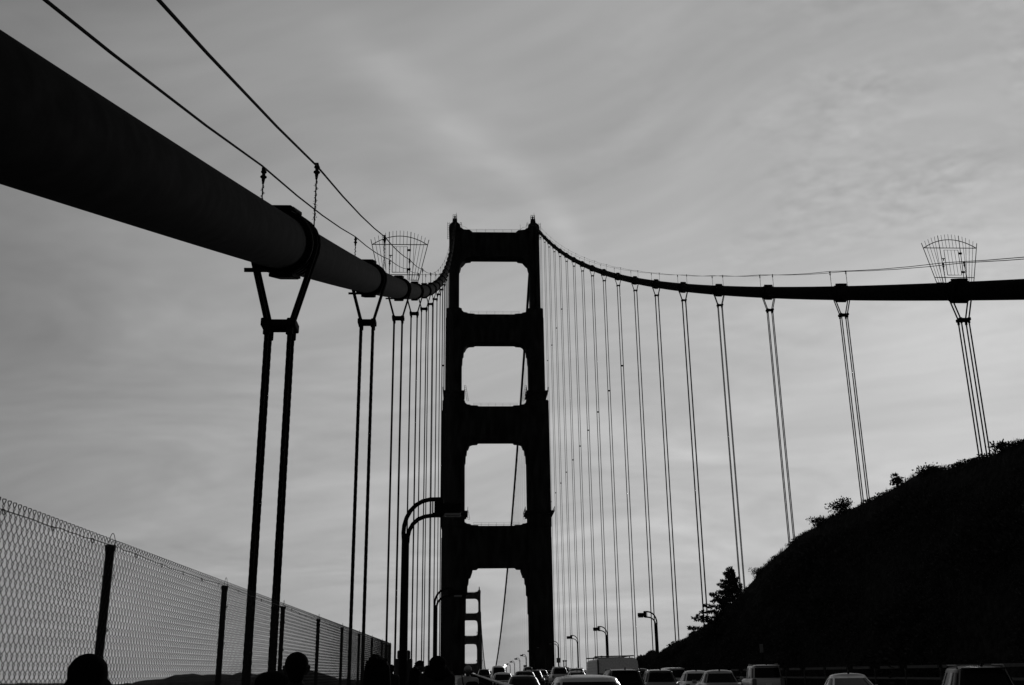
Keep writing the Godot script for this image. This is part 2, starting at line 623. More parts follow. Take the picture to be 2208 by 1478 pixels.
func roadway() -> void:
	struct("road", strip(1.20, 20.0, -0.15, -40.0, 1980.0, 0.9), M.asphalt)
	struct("sidewalk", strip(-2.95, 1.20, 0.0, -40.0, 1980.0, 1.05), M.concrete)
	struct("sidewalk", strip(20.0, 24.7, 0.0, 160.0, 1980.0, 1.05), M.concrete)
	struct("verge", strip(20.0, 22.4, 0.0, -40.0, 160.0, 1.05), M.dark_concrete)
	var lines := MB.new()
	for k in range(1, 6):
		var x := 1.4 + 3.05 * k
		var d := 8.0
		while d < 700.0:
			var a := deck(d) - 0.146
			var b := deck(d + 3.0) - 0.146
			lines.quad(Vector3(x - 0.06, a, -d), Vector3(x + 0.06, a, -d), Vector3(x + 0.06, b, -d - 3.0), Vector3(x - 0.06, b, -d - 3.0), Vector3.UP)
			d += 12.0
	struct("lane_markings", lines, M.paint)
	# stiffening truss under the deck edge
	for x in [-2.6, 24.0]:
		var m := MB.new()
		for lift in [-1.9, -9.0]:
			var d: float = -30.0 if x < 0.0 else 165.0
			while d < 1960.0:
				m.bar(Vector3(x, deck(d) + lift, -d), Vector3(x, deck(d + 20.0) + lift, -d - 20.0), 0.6, 0.9)
				d += 20.0
		var e: float = -30.0 if x < 0.0 else 165.0
		var flip := false
		while e < 1950.0:
			m.bar(Vector3(x, deck(e) - (1.9 if flip else 9.0), -e), Vector3(x, deck(e + 7.62) - (9.0 if flip else 1.9), -e - 7.62), 0.4, 0.4, Vector3.RIGHT)
			flip = not flip
			e += 7.62
		struct("deck_truss", m, M.steel)


# ---------------------------------------------------------------- the hillside right of the road

var CREST := [Vector2(-60, 12.0), Vector2(20, 11.9), Vector2(43, 11.5), Vector2(45.2, 11.55), Vector2(46.5, 11.55), Vector2(47.5, 11.65), Vector2(49.4, 11.8), Vector2(51, 11.85), Vector2(52.5, 12.15), Vector2(54.2, 12.3), Vector2(56.3, 12.2), Vector2(58, 12.15), Vector2(60.6, 12.1), Vector2(62.4, 12.15), Vector2(64.9, 12.15), Vector2(67.4, 12.2), Vector2(70.7, 12.1), Vector2(73.9, 12.05), Vector2(76.7, 11.8), Vector2(79.1, 11.5), Vector2(82.4, 11.2), Vector2(86, 10.6), Vector2(89.8, 10.0), Vector2(92, 9.3), Vector2(95, 8.6), Vector2(98, 8.2), Vector2(102.5, 7.95), Vector2(106.6, 7.7), Vector2(109.8, 7.5), Vector2(114, 7.4), Vector2(117, 6.9), Vector2(121.7, 6.8), Vector2(125.2, 6.45), Vector2(128.1, 6.25), Vector2(131.3, 5.9), Vector2(133.8, 5.85), Vector2(135.7, 6.15), Vector2(138.3, 6.5), Vector2(140.4, 6.5), Vector2(144.9, 6.0), Vector2(149.7, 5.5), Vector2(156, 3.0), Vector2(165, -6.0), Vector2(190, -40.0), Vector2(230, -70.0)]


func hill_point(t: float, d: float, f: FastNoiseLite) -> Vector3:
	# t 0 foot, 1 crest, beyond 1 the ground behind the crest in metres
	var top := along(CREST, d)
	var foot := minf(deck(d) - 0.3, top - 0.4)
	if t <= 1.0:
		var y := lerpf(foot, top, pow(t, 0.92))
		var bulge := sin(t * PI) * (0.35 + 0.6 * f.get_noise_2d(d * 1.2, y * 2.2) + 0.9 * f.get_noise_2d(d * 0.25 + 50.0, y * 0.3))
		return Vector3(21.5 + 2.5 * pow(t, 1.25) - bulge * 0.6, y, -d)
	var q := t - 1.0
	return Vector3(24.0 + q, top - 0.35 * smoothstep(0.0, 1.2, q) + 0.05 * q + 0.8 * f.get_noise_2d(d, q) * smoothstep(1.5, 8.0, q), -d)


func hillside() -> void:
	var f := FastNoiseLite.new()
	f.seed = 31
	f.frequency = 0.16
	f.fractal_octaves = 4
	var ts := [0.0, 0.06, 0.13, 0.2, 0.28, 0.36, 0.44, 0.52, 0.6, 0.68, 0.76, 0.84, 0.91, 0.96, 1.0, 1.5, 2.4, 4.0, 7.0, 12.0, 20.0, 35.0, 60.0, 100.0]
	var grid := []
	var d := -60.0
	while d <= 230.0:
		var row := PackedVector3Array()
		for t in ts:
			row.push_back(hill_point(t, d, f))
		grid.push_back(row)
		d += 0.75
	var m := MB.new()
	sheet(m, grid)
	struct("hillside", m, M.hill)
	# scrub that covers the slope
	var clump := MB.new()
	for i in 26:
		var a := rng.randf() * TAU
		var up := rng.randf_range(0.1, 1.0)
		var o := Vector3(cos(a) * sqrt(1.0 - up * up), up, sin(a) * sqrt(1.0 - up * up)) * rng.randf_range(0.55, 1.0)
		leaf(clump, o, Vector3(o.x, o.y + 0.4, o.z).normalized(), 0.34, 0.2)
	var spots: Array[Transform3D] = []
	for i in 9000:
		var dd := rng.randf_range(20.0, 152.0)
		var t := rng.randf_range(0.03, 0.97)
		var p := hill_point(t, dd, f)
		var s := rng.randf_range(0.2, 0.5) * (1.0 + 1.5 * maxf(f.get_noise_2d(dd * 0.5 + 90.0, t * 14.0), -0.3)) * (1.0 if t < 0.86 else 0.45)
		spots.push_back(Transform3D(Basis(Vector3.UP, rng.randf() * TAU).rotated(Vector3.BACK, 0.9 * (1.0 - t * 0.6)).scaled(Vector3(s, s, s)), p + Vector3(-0.05, 0, 0)))
	for i in 5000:
		var p := hill_point(1.0 + rng.randf_range(0.4, 40.0), rng.randf_range(20.0, 150.0), f)
		var s := rng.randf_range(0.2, 0.45)
		spots.push_back(Transform3D(Basis(Vector3.UP, rng.randf() * TAU).scaled(Vector3(s, s * 0.7, s)), p - Vector3(0, 0.12, 0)))
	many("hillside_scrub", clump.mesh(), M.leaf, spots, "dark low scrub covering the steep hillside right of the road", "scrub")
	var tuft := MB.new()
	for i in 9:
		var a := rng.randf() * TAU
		var b := Vector3(cos(a), 0, sin(a))
		var lean := rng.randf_range(0.1, 0.45)
		var h := rng.randf_range(0.5, 1.0)
		var w := b.cross(Vector3.UP) * 0.016
		var r0 := b * 0.06
		var r1 := b * lean * 0.5 + Vector3.UP * h * 0.6
		var r2 := b * lean + Vector3.UP * h
		tuft.quad(r0 - w, r0 + w, r1 + w * 0.8, r1 - w * 0.8, b + Vector3.UP)
		tuft.flat_tri(r1 - w * 0.8, r1 + w * 0.8, r2, b + Vector3.UP)
	var tufts: Array[Transform3D] = []
	var patch := FastNoiseLite.new()
	patch.seed = 77
	patch.frequency = 0.12
	for i in 5200:
		var dd := rng.randf_range(30.0, 150.0)
		var dense := patch.get_noise_1d(dd)
		if dense + rng.randf_range(-0.4, 0.4) < -0.08:
			continue
		var p := hill_point(rng.randf_range(0.93, 1.35), dd, f)
		var s := rng.randf_range(0.14, 0.36) * (1.0 + 0.9 * maxf(dense, 0.0))
		tufts.push_back(Transform3D(Basis(Vector3.UP, rng.randf() * TAU).scaled(Vector3(s, s * rng.randf_range(0.8, 1.5), s)), p - Vector3(0, 0.04, 0)))
	many("grass", tuft.mesh(), M.grass, tufts, "dry grass tufts along the crest of the dark hillside", "grass")
	var low: Array[Transform3D] = []
	for i in 1500:
		var dd := rng.randf_range(30.0, 150.0)
		var dense := patch.get_noise_1d(dd * 1.7 + 400.0)
		if dense + rng.randf_range(-0.3, 0.3) < 0.0:
			continue
		var p := hill_point(rng.randf_range(0.95, 1.25), dd, f)
		var s := rng.randf_range(0.12, 0.30)
		low.push_back(Transform3D(Basis(Vector3.UP, rng.randf() * TAU).scaled(Vector3(s * 1.3, s, s * 1.3)), p - Vector3(0, 0.06, 0)))
	many("crest_scrub", clump.mesh(), M.leaf, low, "low ragged bushes growing along the crest of the hillside", "scrub")
	var rock := MB.new()
	rock.loft([slab(0.0, 1.0), slab(0.35, 0.96), slab(0.5, 0.7)], false)
	single("rock_ledge", rock, M.rock, "pale rock ledge on the hillside at the right edge of the picture", "rock", Vector3(23.3, 8.2, -41.5))


func slab(y: float, s: float) -> PackedVector3Array:
	var out := PackedVector3Array()
	for p in [Vector2(-0.5, 0.9), Vector2(0.1, 1.2), Vector2(0.8, 0.9), Vector2(0.9, -0.7), Vector2(0.2, -1.3), Vector2(-0.45, -0.8)]:
		out.push_back(Vector3(p.x * s, y - p.y * 0.12, p.y * s))
	return out


func leaf(m: MB, at: Vector3, up: Vector3, length: float, width: float) -> void:
	var side := up.cross(Vector3(rng.randf_range(-1, 1), rng.randf_range(-1, 1), rng.randf_range(-1, 1))).normalized()
	var face := side.cross(up).normalized()
	var tip := at + (up + face * rng.randf_range(-0.4, 0.4)).normalized() * length
	var mid := at.lerp(tip, 0.5) + face * width * 0.15
	m.flat_tri(at, mid + side * width * 0.5, tip, face)
	m.flat_tri(at, mid - side * width * 0.5, tip, face)


func many(called: String, mesh: Mesh, material: Material, spots: Array[Transform3D], label: String, category: String) -> void:
	var mm := MultiMesh.new()
	mm.transform_format = MultiMesh.TRANSFORM_3D
	mm.mesh = mesh
	mm.instance_count = spots.size()
	for i in spots.size():
		mm.set_instance_transform(i, spots[i])
	var o := MultiMeshInstance3D.new()
	o.name = numbered(called)
	o.multimesh = mm
	o.material_override = material
	add_child(o)
	tag(o, label, category, "", "stuff")


# ---------------------------------------------------------------- cables

func main_cables() -> void:
	for side in 2:
		var x := XE if side == 0 else XW
		var pts := PackedVector3Array()
		var d := -14.0 if side == 0 else -6.0
		while d < TD - 1.2:
			pts.push_back(Vector3(x, cable(d), -d))
			d += 1.0 if d < 60.0 else 4.0
		pts.push_back(Vector3(x, cable(TD - 1.2), -TD + 1.2))
		pts.push_back(Vector3(x, 159.05, -TD))
		d = TD + 1.2
		while d < FD - 1.0:
			pts.push_back(Vector3(x, cable(d), -d))
			d += 8.0 if d < 700.0 else 20.0
		pts.push_back(Vector3(x, cable(FD), -FD))
		pts.push_back(Vector3(x, cable(FD + 300.0), -FD - 300.0))
		var c := MB.new()
		c.tube(pts, 0.462, 28)
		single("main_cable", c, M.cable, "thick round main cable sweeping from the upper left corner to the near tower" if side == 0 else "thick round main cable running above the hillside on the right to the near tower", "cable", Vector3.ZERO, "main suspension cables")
		for s in 2:
			var off := -0.49 if s == 0 else 0.485
			var h := PackedVector3Array()
			for k in range(-2, 22):
				var dd := D0 + PANEL * k
				if side == 1 and k == -2:
					continue
				for e in 4:
					var t := e / 4.0
					var f := dd + PANEL * t
					if f > TD - 6.0:
						break
					var y := lerpf(cable(dd), cable(dd + PANEL), t) + 1.52 - 0.10 * 4.0 * t * (1.0 - t)
					h.push_back(Vector3(x + off, y, -f))
			var hm := MB.new()
			hm.tube(h, 0.018, 6)
			single("hand_rope", hm, M.rope, "thin hand rope above the %s main cable on its %s side" % ["left" if side == 0 else "right", "outer" if s == side else "inner" if side == 1 else "roadway"] if side == 1 or s == 1 else "thin hand rope above the left main cable on its outer side", "rope", Vector3.ZERO, "hand ropes along the main cables")


# ---------------------------------------------------------------- tower

const OPEN_TOP := [
	[Vector2(7.87, 143.2), Vector2(8.07, 142.8), Vector2(9.75, 142.56), Vector2(10.16, 142.0), Vector2(10.9, 141.1), Vector2(11.28, 140.9), Vector2(11.64, 139.2), Vector2(11.9, 138.9), Vector2(12.15, 136.4)],
	[Vector2(6.6, 112.5), Vector2(7.0, 112.2), Vector2(8.6, 112.1), Vector2(9.3, 111.65), Vector2(9.98, 110.4), Vector2(10.3, 110.2), Vector2(10.4, 108.5), Vector2(10.7, 108.3), Vector2(10.8, 105.7), Vector2(11.15, 105.5)],
	[Vector2(5.65, 79.15), Vector2(6.0, 78.7), Vector2(7.5, 78.6), Vector2(8.35, 78.3), Vector2(8.86, 76.95), Vector2(9.2, 76.8), Vector2(9.34, 75.1), Vector2(9.6, 75.0), Vector2(9.7, 72.4), Vector2(10.1, 72.1)],
	[Vector2(5.7, 39.2), Vector2(6.25, 38.7), Vector2(7.5, 38.66), Vector2(7.5, 38.1), Vector2(8.15, 36.2), Vector2(8.6, 36.05), Vector2(8.75, 34.3), Vector2(9.05, 33.75), Vector2(9.1, 30.9), Vector2(9.5, 30.4), Vector2(9.52, 25.2), Vector2(9.9, 24.7)]]
const OPEN_FOOT := [
	[Vector2(7.5, 153.74), Vector2(8.4, 154.6), Vector2(10.6, 154.8), Vector2(11.3, 155.4)],
	[Vector2(6.65, 123.5), Vector2(6.85, 123.7), Vector2(9.1, 123.85), Vector2(9.3, 124.1), Vector2(10.4, 124.3), Vector2(11.05, 124.9), Vector2(11.15, 125.5), Vector2(12.12, 126.0)],
	[Vector2(5.6, 91.4), Vector2(5.95, 91.7), Vector2(8.1, 91.75), Vector2(8.35, 92.0), Vector2(9.3, 92.1), Vector2(9.95, 92.7), Vector2(10.03, 93.3), Vector2(11.13, 93.9)],
	[Vector2(5.6, 52.35), Vector2(5.9, 52.6), Vector2(7.9, 52.65), Vector2(8.35, 53.0), Vector2(9.3, 53.1), Vector2(10.07, 53.6)]]


func scaled_pts(src: Array, k: float) -> Array:
	var out := []
	for p in src:
		out.push_back(Vector2(p.x * k, (p.y - EYE) * k + EYE))
	return out


func bridge_tower(at: Vector3, label: String) -> Node3D:
	var t := thing("bridge_tower_base", label, "tower", at, 0.0, "bridge towers")
	taken.erase("bridge_tower_base")
	var levels := [[-72.0, 52.0, 9.95, 17.35, 5.0], [52.0, 93.6, 10.1, 17.45, 4.8], [93.6, 126.0, 11.15, 16.4, 4.4], [126.0, 156.9, 12.14, 15.5, 4.0]]
	for s in [-1.0, 1.0]:
		var leg := MB.new()
		for l in levels:
			var w: float = l[3] - l[2]
			var cx: float = s * (l[2] + l[3]) / 2.0
			var cy: float = (l[0] + l[1]) / 2.0
			var hh: float = l[1] - l[0]
			leg.box(Vector3(cx, cy, 0), Vector3(w, hh, l[4] * 2.0 - 1.8), Basis(), 0.12)
			leg.box(Vector3(cx, cy - 0.4, 0), Vector3(w - 1.1, hh - 0.8, l[4] * 2.0 - 0.8), Basis(), 0.1)
			leg.box(Vector3(cx, cy - 0.8, 0), Vector3(w - 2.2, hh - 1.6, l[4] * 2.0), Basis(), 0.1)
			# vertical flutes on the faces
			for k in range(-2, 3):
				for z in [-1.0, 1.0]:
					leg.box(Vector3(cx + k * (w - 2.6) / 5.0, cy - 1.4, z * (l[4] + 0.06)), Vector3(0.28, hh - 3.2, 0.24))
			for k in range(-2, 3):
				leg.box(Vector3(s * (l[3] + 0.05), cy - 1.4, k * 1.2), Vector3(0.2, hh - 3.4, 0.3))
			leg.box(Vector3(cx, l[1] + 0.1, 0), Vector3(w - 0.6, 0.3, l[4] * 2.0 - 2.6))
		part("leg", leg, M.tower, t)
		# saddle housing
		var h := MB.new()
		var c: float = s * 13.715
		var rings := []
		for q in [[154.6, 2.05, 3.9], [155.9, 2.05, 3.9], [157.4, 1.62, 3.3], [158.5, 0.86, 2.2], [160.4, 0.78, 1.2]]:
			rings.push_back(PackedVector3Array([Vector3(c - q[1], q[0], -q[2]), Vector3(c + q[1], q[0], -q[2]), Vector3(c + q[1], q[0], q[2]), Vector3(c - q[1], q[0], q[2])]))
		h.loft(rings, false)
		var housing := part("saddle_housing", h, M.tower, t)
		var cg := MB.new()
		for x in [-0.66, 0.0, 0.66]:
			for z in [-0.9, 0.9]:
				cg.tube(PackedVector3Array([Vector3(c + x, 160.3, z), Vector3(c + x, 161.9, z)]), 0.07, 5)
		for y in [161.1, 161.9]:
			for z in [-0.9, 0.9]:
				cg.tube(PackedVector3Array([Vector3(c - 0.66, y, z), Vector3(c + 0.66, y, z)]), 0.07, 5)
			for x in [-0.66, 0.66]:
				cg.tube(PackedVector3Array([Vector3(c + x, y, -0.9), Vector3(c + x, y, 0.9)]), 0.07, 5)
		part("beacon_railing", cg, M.steel, housing)
		var bc := MB.new()
		bc.tube(PackedVector3Array([Vector3(c, 160.3, 0), Vector3(c, 161.5, 0)]), 0.28, 8)
		bc.ball(Vector3(c, 161.6, 0), Vector3(0.3, 0.35, 0.3))
		part("beacon", bc, M.steel, housing)
		var an := MB.new()
		an.tube(PackedVector3Array([Vector3(c + 0.5, 160.3, 0), Vector3(c + 0.5, 163.2, 0)]), 0.05, 5)
		part("antenna", an, M.steel, housing)
		# work platforms round the leg
		for q in [[56.2, 10.1, 17.45, 4.8], [95.8, 11.15, 16.4, 4.4]]:
			var p := MB.new()
			var w: float = q[2] - q[1]
			var cx: float = s * (q[1] + q[2]) / 2.0
			p.box(Vector3(cx, q[0] + 0.6, 0), Vector3(w + 1.9, 0.35, q[3] * 2.0 + 1.9))
			p.box(Vector3(cx, q[0] + 0.1, 0), Vector3(w + 1.1, 0.7, q[3] * 2.0 + 1.1))
			for x in [-1.0, 1.0]:
				for z in [-1.0, -0.33, 0.33, 1.0]:
					p.tube(PackedVector3Array([Vector3(cx + x * (w / 2.0 + 0.9), q[0] + 0.7, z * (q[3] + 0.9)), Vector3(cx + x * (w / 2.0 + 0.98), q[0] + 1.95, z * (q[3] + 0.9))]), 0.07, 5)
				for y in [1.35, 1.95]:
					p.tube(PackedVector3Array([Vector3(cx + x * (w / 2.0 + 0.95), q[0] + y, -q[3] - 0.9), Vector3(cx + x * (w / 2.0 + 0.95), q[0] + y, q[3] + 0.9)]), 0.06, 5)
			part("work_platform", p, M.steel, t)
		# ladders in the corners of the openings
		for q in [[10.35, 98.9, 9.45, 93.6], [9.5, 57.4, 9.05, 54.6]]:
			var p := MB.new()
			var a := Vector3(s * q[0], q[1], 3.0)
			var b := Vector3(s * q[2], q[3], 3.0)
			for o in [0.0, 0.55]:
				p.tube(PackedVector3Array([a - Vector3(s * o, 0, 0), b - Vector3(s * o, 0, 0)]), 0.055, 5)
			var steps := int(a.distance_to(b) / 0.6)
			for i in steps + 1:
				var e := a.lerp(b, i / float(steps))
				p.tube(PackedVector3Array([e, e - Vector3(s * 0.55, 0, 0)]), 0.045, 5)
			part("ladder", p, M.steel, t)
		# scaffold ladder and rails at the shoulder
		var sh := MB.new()
		var ox: float = s * 15.62
		for o in [0.0, 0.6]:
			sh.tube(PackedVector3Array([Vector3(ox + s * o, 151.6, 3.0), Vector3(ox + s * o, 158.0, 3.0)]), 0.06, 5)
		for i in 9:
			sh.tube(PackedVector3Array([Vector3(ox, 151.9 + i * 0.7, 3.0), Vector3(ox + s * 0.6, 151.9 + i * 0.7, 3.0)]), 0.06, 5)
		part("shoulder_ladder", sh, M.steel, t)
		var rl := MB.new()
		for o in [-2.3, -1.85]:
			rl.tube(PackedVector3Array([Vector3(c + s * o, 155.2, 3.0), Vector3(c + s * o, 158.0, 3.0)]), 0.06, 5)
		for y in [157.2, 158.0]:
			rl.tube(PackedVector3Array([Vector3(c - s * 2.3, y, 3.0), Vector3(c - s * 1.85, y, 3.0)]), 0.06, 5)
		part("shoulder_railing", rl, M.steel, t)
	var reach := [15.0, 13.0, 12.4, 11.0]
	for i in 4:
		var upper: Array = scaled_pts(OPEN_FOOT[i], 1.006)
		var lower: Array = scaled_pts(OPEN_TOP[i], 1.016)
		var poly := PackedVector2Array()
		for p in upper:
			poly.push_back(p)
		poly.push_back(Vector2(reach[i], upper[-1].y + 0.02))
		poly.push_back(Vector2(reach[i], lower[-1].y - 0.02))
		lower.reverse()
		for p in lower:
			poly.push_back(p)
		var mirror := poly.duplicate()
		mirror.reverse()
		for p in mirror:
			poly.push_back(Vector2(-p.x, p.y))
		var m := MB.new()
		m.prism(poly, -2.4, 2.4)
		var y1: float = upper[0].y
		var y0: float = lower[-1].y
		for y in [y1 - 0.9, y0 + 1.0, y0 + 2.2]:
			for z in [-2.46, 2.46]:
				m.box(Vector3(0, y, z), Vector3(lower[-1].x * 2.0 + 2.0, 0.45, 0.28))
		for k in range(-6, 7):
			for z in [-2.5, 2.5]:
				m.box(Vector3(k * 1.15, (y0 + y1) / 2.0 + 0.6, z), Vector3(0.5, y1 - y0 - 4.6, 0.24))
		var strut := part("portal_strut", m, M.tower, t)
		var r := MB.new()
		var rr := 0.045 if i == 0 else 0.028
		var x0: float = upper[0].x + 1.6
		for z in [-2.2, 2.2]:
			for y in [0.55, 1.1]:
				r.tube(PackedVector3Array([Vector3(-x0, y1 + y, z), Vector3(x0, y1 + y, z)]), rr, 5)
			for k in 7:
				var x := lerpf(-x0, x0, k / 6.0)
				r.tube(PackedVector3Array([Vector3(x, y1 - 0.1, z), Vector3(x, y1 + 1.1, z)]), rr, 5)
			if i == 0:
				for s in [-1.0, 1.0]:
					r.tube(PackedVector3Array([Vector3(s * x0, y1 + 1.1, z), Vector3(s * (x0 + 0.9), y1 + 2.0, z), Vector3(s * 11.0, y1 + 2.1, z), Vector3(s * 11.6, y1 + 3.4, z)]), rr, 5)
		if i == 0:
			r.tube(PackedVector3Array([Vector3(9.2, y1 + 0.9, 1.0), Vector3(9.2, y1 + 3.6, 1.0)]), rr, 5)
		part("strut_railing", r, M.steel, strut)
	return t


# ---------------------------------------------------------------- hangers

func hanger_meshes() -> void:
	# the clamp: a split drum with rims and bolted flanges, axis along z
	var band := MB.new()
	var prof := [[-0.50, 0.462], [-0.50, 0.555], [-0.44, 0.555], [-0.43, 0.525], [-0.215, 0.52], [-0.205, 0.55], [-0.105, 0.55], [-0.095, 0.52], [0.095, 0.52], [0.105, 0.55], [0.205, 0.55], [0.215, 0.52], [0.43, 0.525], [0.44, 0.555], [0.50, 0.555], [0.50, 0.462]]
	var rings := []
	for q in prof:
		var ring := PackedVector3Array()
		for k in 28:
			ring.push_back(Vector3(cos(TAU * k / 28) * q[1], sin(TAU * k / 28) * q[1], q[0]))
		rings.push_back(ring)
	band.loft(rings, false, false, false)
	cache.band = band.mesh()
	var flange := MB.new()
	flange.box(Vector3(0, 0.545, 0), Vector3(0.38, 0.17, 0.97), Basis(), 0.015)
	var under := MB.new()
	under.box(Vector3(0, -0.525, 0), Vector3(0.34, 0.13, 0.97), Basis(), 0.015)
	for k in 8:
		var z := -0.42 + 0.12 * k
		flange.tube(PackedVector3Array([Vector3(-0.225, 0.575, z), Vector3(0.225, 0.575, z)]), 0.036, 6)
		under.tube(PackedVector3Array([Vector3(-0.20, -0.55, z), Vector3(0.20, -0.55, z)]), 0.032, 6)
	under.box(Vector3(-0.37, -0.47, 0.46), Vector3(0.46, 0.07, 0.1))
	cache.under = under.mesh()
	cache.flange = flange.mesh()
	# a rope looped over the clamp and down to the spreader
	var loop := MB.new()
	var pts := PackedVector3Array()
	pts.push_back(Vector3(-0.19, -1.60, 0))
	pts.push_back(Vector3(-0.195, -1.46, 0))
	var r := 0.565
	for k in 15:
		var a := deg_to_rad(196.0 - 212.0 * k / 14.0)
		pts.push_back(Vector3(cos(a) * r, sin(a) * r, 0))
	pts.push_back(Vector3(0.195, -1.46, 0))
	pts.push_back(Vector3(0.19, -1.60, 0))
	loop.tube(pts, 0.036, 8)
	cache.loop = loop.mesh()
	var sp := MB.new()
	sp.box(Vector3(0, -1.50, 0), Vector3(0.32, 0.125, 0.34), Basis(), 0.01)
	for s in [-1.0, 1.0]:
		sp.box(Vector3(s * 0.215, -1.495, 0), Vector3(0.15, 0.145, 0.43), Basis(), 0.015)
		for z in [-0.155, 0.155]:
			sp.tube(PackedVector3Array([Vector3(s * 0.19, -1.56, z), Vector3(s * 0.19, -1.70, z)]), 0.062, 8)
	cache.spreader = sp.mesh()
	var spc := MB.new()
	spc.box(Vector3.ZERO, Vector3(0.46, 0.16, 0.40), Basis(), 0.02)
	cache.spacer = spc.mesh()
	# suspender rope of unit length, lightly twisted strands
	var rope := MB.new()
	var rr := []
	for i in 2:
		var ring := PackedVector3Array()
		for k in 8:
			ring.push_back(Vector3(cos(TAU * k / 8) * 0.036, -i, sin(TAU * k / 8) * 0.036))
		rr.push_back(ring)
	rope.loft(rr, true)
	cache.rope = rope.mesh()
	var twist := MB.new()
	for s in 6:
		var q := PackedVector3Array()
		for i in 241:
			var a := TAU * s / 6.0 + i * 0.26
			q.push_back(Vector3(cos(a) * 0.026, -i * 0.05, sin(a) * 0.026))
		twist.tube(q, 0.0135, 5)
	cache.twist = twist.mesh()
	# stanchion of the hand rope with barbed wire and insulators
	var st := MB.new()
	st.tube(PackedVector3Array([Vector3(0, 0.15, 0), Vector3(0, 1.36, 0)]), 0.012, 6)
	var hx := PackedVector3Array()
	for i in 46:
		hx.push_back(Vector3(cos(i * 0.9) * 0.02, 0.46 + i * 0.018, sin(i * 0.9) * 0.02))
	st.tube(hx, 0.006, 4)
	for i in 12:
		var a := i * 2.4
		var p := Vector3(0, 0.5 + i * 0.068, 0)
		st.stick(p - Vector3(cos(a), 0.5, sin(a)) * 0.045, p + Vector3(cos(a), 0.5, sin(a)) * 0.045, 0.004)
	cache.stanchion = st.mesh()
	var ins := MB.new()
	for q in [[1.40, 0.062], [1.50, 0.055]]:
		ins.ball(Vector3(0, q[0], 0), Vector3(q[1], 0.028, q[1]), 6, 10)
	ins.tube(PackedVector3Array([Vector3(0, 1.26, 0), Vector3(0, 1.35, 0), Vector3(0, 1.54, 0)]), 0.03, 8, true, PackedFloat32Array([0.018, 0.032, 0.03]))
	ins.box(Vector3(0, 1.53, 0), Vector3(0.06, 0.06, 0.12))
	cache.insulator = ins.mesh()


func hangers() -> void:
	hanger_meshes()
	for side in 2:
		var x := XE if side == 0 else XW
		for k in range(0 if side == 0 else 1, 21):
			var d := D0 + PANEL * k
			if d > TD - 10.0:
				continue
			var y := cable(d)
			var slope := atan(0.34108382 + 2.0 * 0.00034817617 * d)
			var name_ := "suspender_hanger"
			var where := "%s rope hanger on the left main cable, counted away from the camera" % ordinal(k) if side == 0 else "%s rope hanger on the right main cable, counted from the right edge" % ordinal(maxi(k - 2, 0))
			if side == 0 and k == 0:
				where = "big nearest rope hanger with a clamp and V yoke on the left cable"
			if side == 1 and k == 1:
				where = "rope hanger on the right main cable just beyond the right edge"
			var t := thing(name_, where, "cable hanger", Vector3(x, y, -d), 0.0, "rope hangers on the %s main cable" % ("left" if side == 0 else "right"))
			var b := Basis(Vector3.RIGHT, slope)
			var c := part("cable_band", cache.band, M.steel, t, Vector3.ZERO, b)
			part("bolted_flange", cache.flange, M.steel, c)
			part("bolted_flange", cache.under, M.steel, c)
			for z in [-0.155, 0.155]:
				part("rope_loop", cache.loop, M.rope, t, Vector3(0, z * -tan(slope), z))
			part("spreader", cache.spreader, M.steel, t)
			var length := y - 1.66 - (deck(d) - 1.2)
			for s in [-0.19, 0.19]:
				for z in [-0.155, 0.155]:
					if side == 0 and k < 2:
						part("suspender_rope", cache.twist, M.rope, t, Vector3(s, -1.64, z), Basis().scaled(Vector3(1.0, length / 12.0, 1.0)))
					else:
						part("suspender_rope", cache.rope, M.rope, t, Vector3(s, -1.64, z), Basis().scaled(Vector3(1, length, 1)))
			for up in [47.0, 88.0]:
				if length > up + 12.0:
					part("rope_spacer", cache.spacer, M.steel, t, Vector3(0, up - length - 1.6, 0))
			for s in [-0.49, 0.485]:
				var p := part("stanchion", cache.stanchion, M.rope, t, Vector3(s, 0, -0.2 if s < 0.0 else 0.0))
				part("insulator", cache.insulator, M.steel, p)
	# main span: thin rope pairs beyond the near tower
	var hang := MB.new()
	for s in [-0.19, 0.19]:
		for z in [-0.155, 0.155]:
			hang.stick(Vector3(s, 0, z), Vector3(s, -1, z), 0.036)
	cache.far_hanger = hang.mesh()
	for j in range(1, 84):
		var d := TD + PANEL * j
		if absf(d - FD) < 8.0:
			continue
		var o := part(numbered("suspender_hanger"), cache.far_hanger, M.rope, self, Vector3(XW, cable(d), -d), Basis().scaled(Vector3(1, cable(d) - deck(d) + 1.0, 1)))
		tag(o, "%s thin rope hanger beyond the near tower, counted from its right leg" % counting(j), "cable hanger", "rope hangers beyond the near tower")


# ---------------------------------------------------------------- fan shaped cages on the cables

